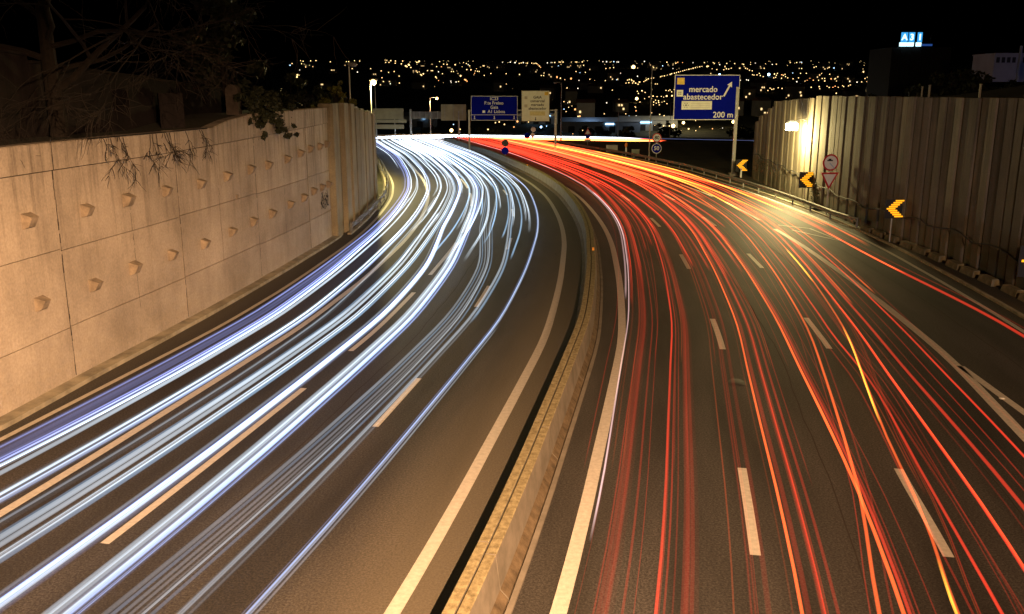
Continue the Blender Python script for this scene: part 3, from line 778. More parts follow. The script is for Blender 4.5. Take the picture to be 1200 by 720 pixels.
MB().tube([(0,0,1.3),(0,0,1.5),(0,0,1.75),(0,0,1.9)], [.16,.2,.16,.04], 10).build('lantern', mat('beacon_orange', (.8,.28,.05), .5, .1, 3), g)
MB().box(-.1,-.12,.5,.1,-.095,1.2).build('plate', M_white, g)
# small cat's eye, debris
MB().add([(-.07,-.06,.006),(.07,-.06,.006),(.07,.06,.006),(-.07,.06,.006),(-.04,-.03,.03),(.04,-.03,.03),(.04,.03,.03),(-.04,.03,.03)],[(0,3,2,1),(4,5,6,7),(0,1,5,4),(1,2,6,5),(2,3,7,6),(3,0,4,7)]).build('road_stud', M_white, label='single white road stud between the two lines of the gore', cat='road stud').location = (*P(26.6, 12.0)[:2], 0)
mb = MB(); rr = random.Random(2)
n = 14; ring = [(.22*(1+.35*rr.random())*math.cos(2*math.pi*k/n), .3*(1+.35*rr.random())*math.sin(2*math.pi*k/n)) for k in range(n)]
mb.add([(x, y, .004) for x, y in ring] + [(x*.5, y*.5, .014) for x, y in ring] + [(0,0,.018)], [(k, (k+1) % n, n+(k+1) % n, n+k) for k in range(n)] + [(n+k, n+(k+1) % n, 2*n) for k in range(n)])
mb.build('rag', M_black, label='black scrap lying on the road by a lane dash', cat='debris').location = (*P(26.8, 4.75)[:2], 0)

# ------------------------------------------------------------------ vegetation
def branch(mb, p, d, L, r, depth, rng, droop=.0, spread=.6):
    n = 5; pts = [p.copy()]; rads = [r]
    for k in range(n):
        d = (d + Vector((rng.gauss(0, .16), rng.gauss(0, .16), rng.gauss(0, .12) - droop)) ).normalized()
        p = p + d*L/n; pts.append(p.copy()); rads.append(r*(1-.55*(k+1)/n))
    mb.tube(pts, rads, 5 if r < .05 else 8, cap=False)
    if depth > 0:
        nb = rng.randint(3, 4) if depth > 1 else rng.randint(4, 6)
        for k in range(nb):
            i = rng.randint(2, n)
            nd = (d + Vector((rng.gauss(0, spread), rng.gauss(0, spread), rng.gauss(.05, spread*.7)))).normalized()
            branch(mb, pts[i], nd, L*rng.uniform(.55, .8), max(.008, rads[i]*.62), depth-1, rng, droop+.012, spread)
t = empty('bare_tree', (-14.9, 30.0, 6.8), 'tall leafless tree rising from behind the near part of the retaining wall', 'tree')
rng = random.Random(21)
MB().tube([(0,0,-.2),(.02,0,.5),(-.05,0,2.2),(-.1,.05,4.5),(-.15,.1,7)], [.36,.28,.24,.2,.14], 10).build('trunk', M_bark, t)
mb = MB()
for (z, dx, dy, dz, L, r) in ((1.6,.9,-.2,.75,4.2,.14),(2.6,-.9,-.3,.5,4,.11),(3.2,.8,-.6,.35,4.2,.1),(3.8,-.7,.3,.7,3.6,.1),(4.4,.9,.1,.5,4.4,.1),(5.2,-.6,-.6,.6,3.6,.09),(5.8,.5,-.6,.7,3.6,.09),(6.8,.3,.1,1,3.6,.1),(6.6,-.6,0,.9,3,.08),(3.0,1,-.1,.25,4.6,.09),(2.2,.8,.5,.3,4,.09)):
    branch(mb, Vector((-.05, 0, z)), Vector((dx, dy, dz)).normalized(), L, r, 4, rng)
mb.build('crown', M_bark, t)
# twigs hanging over the wall face
t = empty('hanging_twigs', (*wp(27.5, .05, 0)[:2], 6.9), 'thin bare twigs of a creeper hanging over the coping of the retaining wall', 'plant')
mb = MB(); rng = random.Random(9)
for k in range(15):
    s = rng.uniform(25.5, 34); q = Vector(wp(s, .12, 7.0)) - t.location
    branch(mb, q, Vector((rng.uniform(-.3,.5), rng.uniform(-.4,.6), -1)).normalized(), rng.uniform(.4, .95), .01, 2, rng, .05, .5)
rl = [Vector(wp(25.2+q*.6, .13, 7.04)) - t.location for q in range(16)]; mb.tube(rl, .018, 5)
mb.build('stems', M_bark, t)

def foliage(mb, c, rad, n, size, rng, shell=.5):
    for _ in range(n):
        v = Vector([rng.gauss(0, 1) for _ in range(3)]).normalized() * (shell + (1-shell)*rng.random())
        p = Vector(c) + Vector((v.x*rad[0], v.y*rad[1], v.z*rad[2]))
        a = Vector([rng.uniform(-1, 1) for _ in range(3)]).normalized()*size*rng.uniform(.5, 1.2)
        b = a.cross(Vector([rng.uniform(-1, 1) for _ in range(3)])).normalized()*size*rng.uniform(.3, .7)
        mb.add([p-a, p+b, p+a, p-b], [(0,1,2,3)])
def leafy(name, loc, lumps, label, m, size=.16, dens=90, cat='tree', trunk=True, seed=1, group=None):
    t = empty(name, loc, label, cat, group); rng = random.Random(seed)
    mb = MB(); st = MB()
    for (x, y, z, r) in lumps:
        for q in range(max(3, int(6*r))):
            v = Vector([rng.gauss(0, .55) for _ in range(3)])*r
            c = (x+v.x, y+v.y, z+v.z*1.1)
            rr_ = r*rng.uniform(.25, .5)
            foliage(mb, c, (rr_, rr_, rr_*.8), int(dens*rr_*rr_/(size*size)*.09)+6, size, rng, .4)
            if trunk: st.tube([(x*.3, y*.3, max(0, z*.4)), (x*.7+v.x*.3, y*.7, z*.8), c], [.06,.04,.015], 5, cap=False)
    if trunk:
        h = max(l[2] for l in lumps)*.7; st.tube([(0,0,-.3),(0,0,h*.5),(0,0,h)], [.16,.12,.06], 8)
    if st.v: st.build('trunk', M_bark, t)
    mb.build('crown', m, t)
    return t
leafy('evergreen_tree', (-15.6, 50, 7.0), [(0,0,1.5,1.5),(.3,0,3.5,1.7),(-.2,0,5.5,1.8),(.1,0,7.8,1.7),(.4,0,10,1.4),(-1,0,2,1.3),(1.2,-.3,.6,1.0)], 'tall dark evergreen behind the wall, its mass reaching the top edge', M_leaf, .2, 110, seed=3)
rr = random.Random(4)
ivy = leafy('ivy', (*wp(42.3, .05, 0)[:2], 6.6), [(rr.uniform(-.1, .1), -2.7+.33*k+rr.uniform(-.1,.1), rr.uniform(.1, .95) - .5*math.exp(-((k-8)/3)**2), rr.uniform(.4, .6)) for k in range(16)] + [(-.3, -2+.8*k, 1.2, .8) for k in range(6)], 'dark ivy mass spilling over the coping of the retaining wall', M_leaf, .1, 190, 'plant', False, 5)
leafy('dark_tree', (-16.2, 70, 5.9), [(0,0,1.5,1.6),(1.6,0,1.2,1.2),(-1.2,0,1.7,1.3),(.6,0,2.3,1.1)], 'dark bushy tree behind the wall, left of the yellow lit bush', M_leaf, .2, 110, seed=6)
leafy('bush', (-11.75, 61, 6.0), [(-.3,0,1.6,.75),(.15,0,2.2,.6),(.35,-.2,1.4,.6),(0,.2,2.9,.45),(-.9,.2,1.3,.6)], 'yellow green bush lit by the street lamp above the pilaster wall', M_leafy, .11, 120, 'bush', True, 12)
leafy('dark_tree', (-14.2, 76, 3.5), [(0,0,1.5,1.1),(.9,0,1.0,.9),(.4,0,3.0,1.0),(-.3,0,4.3,.8)], 'dark shrubby tree at the end of the pilaster wall, under the amber lamp', M_leaf, .18, 110, seed=14)
for i, (x, y, z, s_, lb) in enumerate(((58, 118, 8.2, 3.6, 'rounded dark tree on the right bank, just right of the blue rooftop sign'), (76, 132, 9, 4.2, 'broad dark tree on the right bank, below the pale building'),
                                   (47, 112, 6.5, 3.2, 'leftmost dark tree on the right bank, at the edge of the city lights'), (66, 98, 9, 3.0, 'dark tree near the right edge above the panel wall'), (92, 150, 10.5, 4.2, 'far right dark tree hiding the foot of the pale building'))):
    leafy('dark_tree', (x, y, z-4), [(0,0,s_*.8,s_),(s_*.9,0,s_*.6,s_*.7),(-s_*.9,0,s_*.6,s_*.7)], lb, M_leaf, .4, 90, seed=30+i)
# fence posts above the panel wall
fp = None
for k, y in enumerate((91, 74, 65, 57, 50)):
    mb = MB().box(-.06,-.06,0,.06,.06,1.0); mb.box(-.08,-.08,1.0,.08,.08,1.05)
    o = mb.build('fence_post', M_pole, label='short concrete fence post standing on the bank above the panel wall', cat='fence post', group='fence posts above the panel wall')
    x = {91:40.5, 74:33.5, 65:33.0, 57:31.8, 50:29}[y]; o.location = (x, y, 7.9)

# ------------------------------------------------------------------ buildings behind the left wall
bw = empty('boundary_wall', (-17, 30, 6.8), 'dim plastered wall behind the bare tree above the retaining wall', 'wall')
def vwall(a, b, z0, z1, t, name, m, par):
    a = Vector(a); b = Vector(b); d = (b-a).normalized(); n = Vector((-d.y, d.x))*t
    q = [a, b, b+n, a+n]
    mb = MB().add([(p.x, p.y, z0) for p in q]+[(p.x, p.y, z1) for p in q], [(0,3,2,1),(4,5,6,7),(0,1,5,4),(1,2,6,5),(2,3,7,6),(3,0,4,7)])
    return child(mb, name, m, par)
BWT = [(8,11.2),(21.5,10.4),(21.6,9.9),(27,9.5),(27.1,9.3),(36,8.9),(44,8.4)]
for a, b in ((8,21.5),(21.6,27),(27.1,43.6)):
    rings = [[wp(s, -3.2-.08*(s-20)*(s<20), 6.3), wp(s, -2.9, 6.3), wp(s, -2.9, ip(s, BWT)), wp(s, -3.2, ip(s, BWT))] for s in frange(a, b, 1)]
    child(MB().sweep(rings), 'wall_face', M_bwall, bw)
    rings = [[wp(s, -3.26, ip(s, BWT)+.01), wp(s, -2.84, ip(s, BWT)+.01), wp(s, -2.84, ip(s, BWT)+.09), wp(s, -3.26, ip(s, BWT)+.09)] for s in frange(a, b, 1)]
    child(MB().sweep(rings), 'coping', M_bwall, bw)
pr_ = vwall((-13.75, 35.8), (-12.95, 36.2), 6.6, 8.35, .5, 'pillar', M_bwall, bw)
M_pcap = mat('pillar_concrete', (.07, .055, .045), .9, .4, 2, .3)
pp = empty('gate_pillar', (-12.6, 41.6, 7.2), 'rounded concrete pillar on the wall top beside the dark ivy', 'pillar')
MB().box(-.28,-.25,-.3,.28,.25,1.25).build('shaft', M_pcap, pp)
MB().prism([(.28*math.cos(R(180*k/12)), 1.252+.28*math.sin(R(180*k/12))) for k in range(13)], -.25, .25).build('cap', M_pcap, pp)
MB().box(-1.7,-.15,-.3,-.29,.15,.1).build('sill', M_pcap, pp)

# building and lit sign on the right hill
M_pale = mat('pale_render', (.3, .31, .4), .8, .15, .4)
pb = empty('building', (90, 150, 12), 'pale office building with a row of dark windows at the right edge', 'building')
def bx(x0, x1, y0, y1, z0, z1, name, m, par):
    return child(MB().box(x0, y0, z0, x1, y1, z1), name, m, par)
bx(77.9, 120, 150, 157, 10, 14.3, 'wall', M_pale, pb); bx(77.8, 120.2, 149.8, 157.2, 14.31, 14.5, 'roof', M_pale, pb)
for k in range(9):
    x = 78.2+k*.86
    if k in (4,): continue
    o = bx(x, x+.55, 149.95, 149.99, 13.0, 13.85, 'window', M_black, pb)
    c_ = MB().box(x-.05, 149.92, 12.9, x+.6, 149.948, 12.97).build('sill', M_pale, o)
bx(81.7, 81.95, 149.5, 149.9, 10, 15.6, 'pipe', M_pale, pb)
spot('building_lamp', (82, 138, 11.5), (82, 150, 13.5), (.35, .42, 1), 170, 110, .8)
sg = empty('rooftop_sign', (112, 250, 18), 'blue and white lit rooftop sign panels high at the upper right', 'lit sign')
M_cy = emit('sign_cyan', (.05, .38, .85), 1.1); M_cw = emit('sign_cyan_white', (.55, .9, 1), 2.2)
sx, sy = 104.2, 250
for i, (x0, x1, n_) in enumerate(((0, 1.75, 'A'), (2.1, 3.6, '3'), (4.4, 5.6, '1'))):
    bx(sx+x0, sx+x1, sy-.02, sy+.2, 21.4, 23.9, 'sign_panel', M_cy, sg)
    bx(sx+x0-.3, sx+x1-.1, sy-.02, sy+.2, 20.3, 21.3, 'sign_panel', M_cw, sg)
    o = link('lettering', text_mesh(n_, 2.2, 'CENTER', .06, .02), M_cw, sg); o.matrix_parent_inverse = sg.matrix_basis.inverted(); o.location = (sx+(x0+x1)/2, sy-.06, 22.6)
bx(sx+5.8, sx+8.5, sy-.02, sy+.2, 20.4, 20.9, 'sign_panel', emit('sign_deep_blue', (.03,.1,.4), .6), sg)
for x in (0.2, 3, 5.8, 8): bx(sx+x, sx+x+.15, sy+.22, sy+.37, 6, 23.5, 'frame', M_black, sg)
bx(sx-2, sx+14, sy+.5, sy+16, 4, 20.1, 'roof_block', M_black, sg)

# lit sheds in the valley
M_shed = mat('shed_wall', (.3, .32, .36), .8, .2, .3); M_strip = emit('shed_tube_light', (.35, .68, 1), 6)
def shed(x, y, w_, dpt, h, label, strips):
    z = zground(x, y) ; g = empty('shed', (x, y, z), label, 'industrial building')
    MB().box(-w_/2, 0, -1, w_/2, dpt, h).build('wall', M_shed, g)
    MB().add([(-w_/2-.4,-.4,h+.01),(w_/2+.4,-.4,h+.01),(w_/2+.4,dpt+.4,h+.01),(-w_/2-.4,dpt+.4,h+.01),(-w_/2-.4,dpt/2,h+2),(w_/2+.4,dpt/2,h+2)],[(0,3,2,1),(0,1,5,4),(2,3,4,5),(1,2,5),(3,0,4)]).build('roof', M_shed, g)
    for a, b in strips:
        MB().box(a, -.5, h-1.5, b, -.3, h-.9).build('light_strip', M_strip, g)
    for k in range(int(w_//7)):
        xx = -w_/2+3+k*7; MB().box(xx, -.05, 0, xx+3.2, -.01, 3.2).build('door', M_black, g)
    return g
shed(14, 520, 24, 14, 6, 'long shed with faint blue white lights below the cream gantry sign', [(-8,8)])
shed(46, 470, 40, 16, 5.5, 'shed with a bright blue light strip right of the gantry post', [(2,6.4)])
shed(72, 480, 30, 14, 5.5, 'shed with a wide bright blue light strip near the orange lamp', [(-9,1)])
shed(-52, 500, 20, 14, 6, 'small shed with a single blue white light behind the far bend', [(3,4.6)])

# lit yards: real lamps in the valley
#@VALLEY
for (x, y, z, c, e) in ((82, 470, -4, (1,.8,.4), 6000), (95, 480, -4, (1,.8,.4), 6000), (70, 465, -6, (.7,.85,1), 1500), (-10, 330, -3, (1,.65,.3), 4000), (20, 300, -2, (1,.65,.3), 3000), (40, 470, -5, (.4,.65,1), 1500)):
    point('yard_light', (x, y, z+5), c, e, .6)

# fields of dark trees in the valley, one by one
for i in range(26):
    rng = random.Random(100+i); x = rng.uniform(-60, 130); y = rng.uniform(270, 440); z = zground(x, y)
    leafy('valley_tree', (x, y, z), [(0,0,2.6,2.2),(1.5,0,2,1.6),(-1.5,0,2,1.6)], 'dark rounded tree in the unlit valley beyond the far bend', M_leaf, .8, 60, seed=200+i, group='dark trees in the valley')

# city houses on the far hillside
hz = random.Random(77); M_house = mat('house_wall', (.4,.36,.3), .9, .3, .1); M_roof = mat('house_roof', (.2,.09,.05), .9, .3, .1)
M_win = emit('window_lit', (1, .68, .3), 1.6)
for i in range(60):
    y = hz.uniform(520, 2200); x = y*hz.uniform(-.24, .42); z = zground(x, y); w_ = hz.uniform(8, 16); h = hz.uniform(5, 11)
    g = empty('house', (x, y, z), 'small dim house among the city lights on the far hillside', 'house', 'houses on the far hillside', hz.uniform(-.4, .4))
    MB().box(-w_/2, 0, -2, w_/2, 9, h).build('wall', M_house, g)
    MB().add([(-w_/2-.4,-.4,h+.02),(w_/2+.4,-.4,h+.02),(w_/2+.4,9.4,h+.02),(-w_/2-.4,9.4,h+.02),(-w_/2-.4,4.5,h+2.2),(w_/2+.4,4.5,h+2.2)],[(0,3,2,1),(0,1,5,4),(2,3,4,5),(1,2,5),(3,0,4)]).build('roof', M_roof, g)
    for k in range(hz.randint(1, 3)):
        xx = hz.uniform(-w_/2+1, w_/2-2); zz = hz.choice([1.5, 4]) ; MB().box(xx, -.12, zz, xx+1.1, -.02, min(h-.5, zz+1.3)).build('window', M_win, g)
    
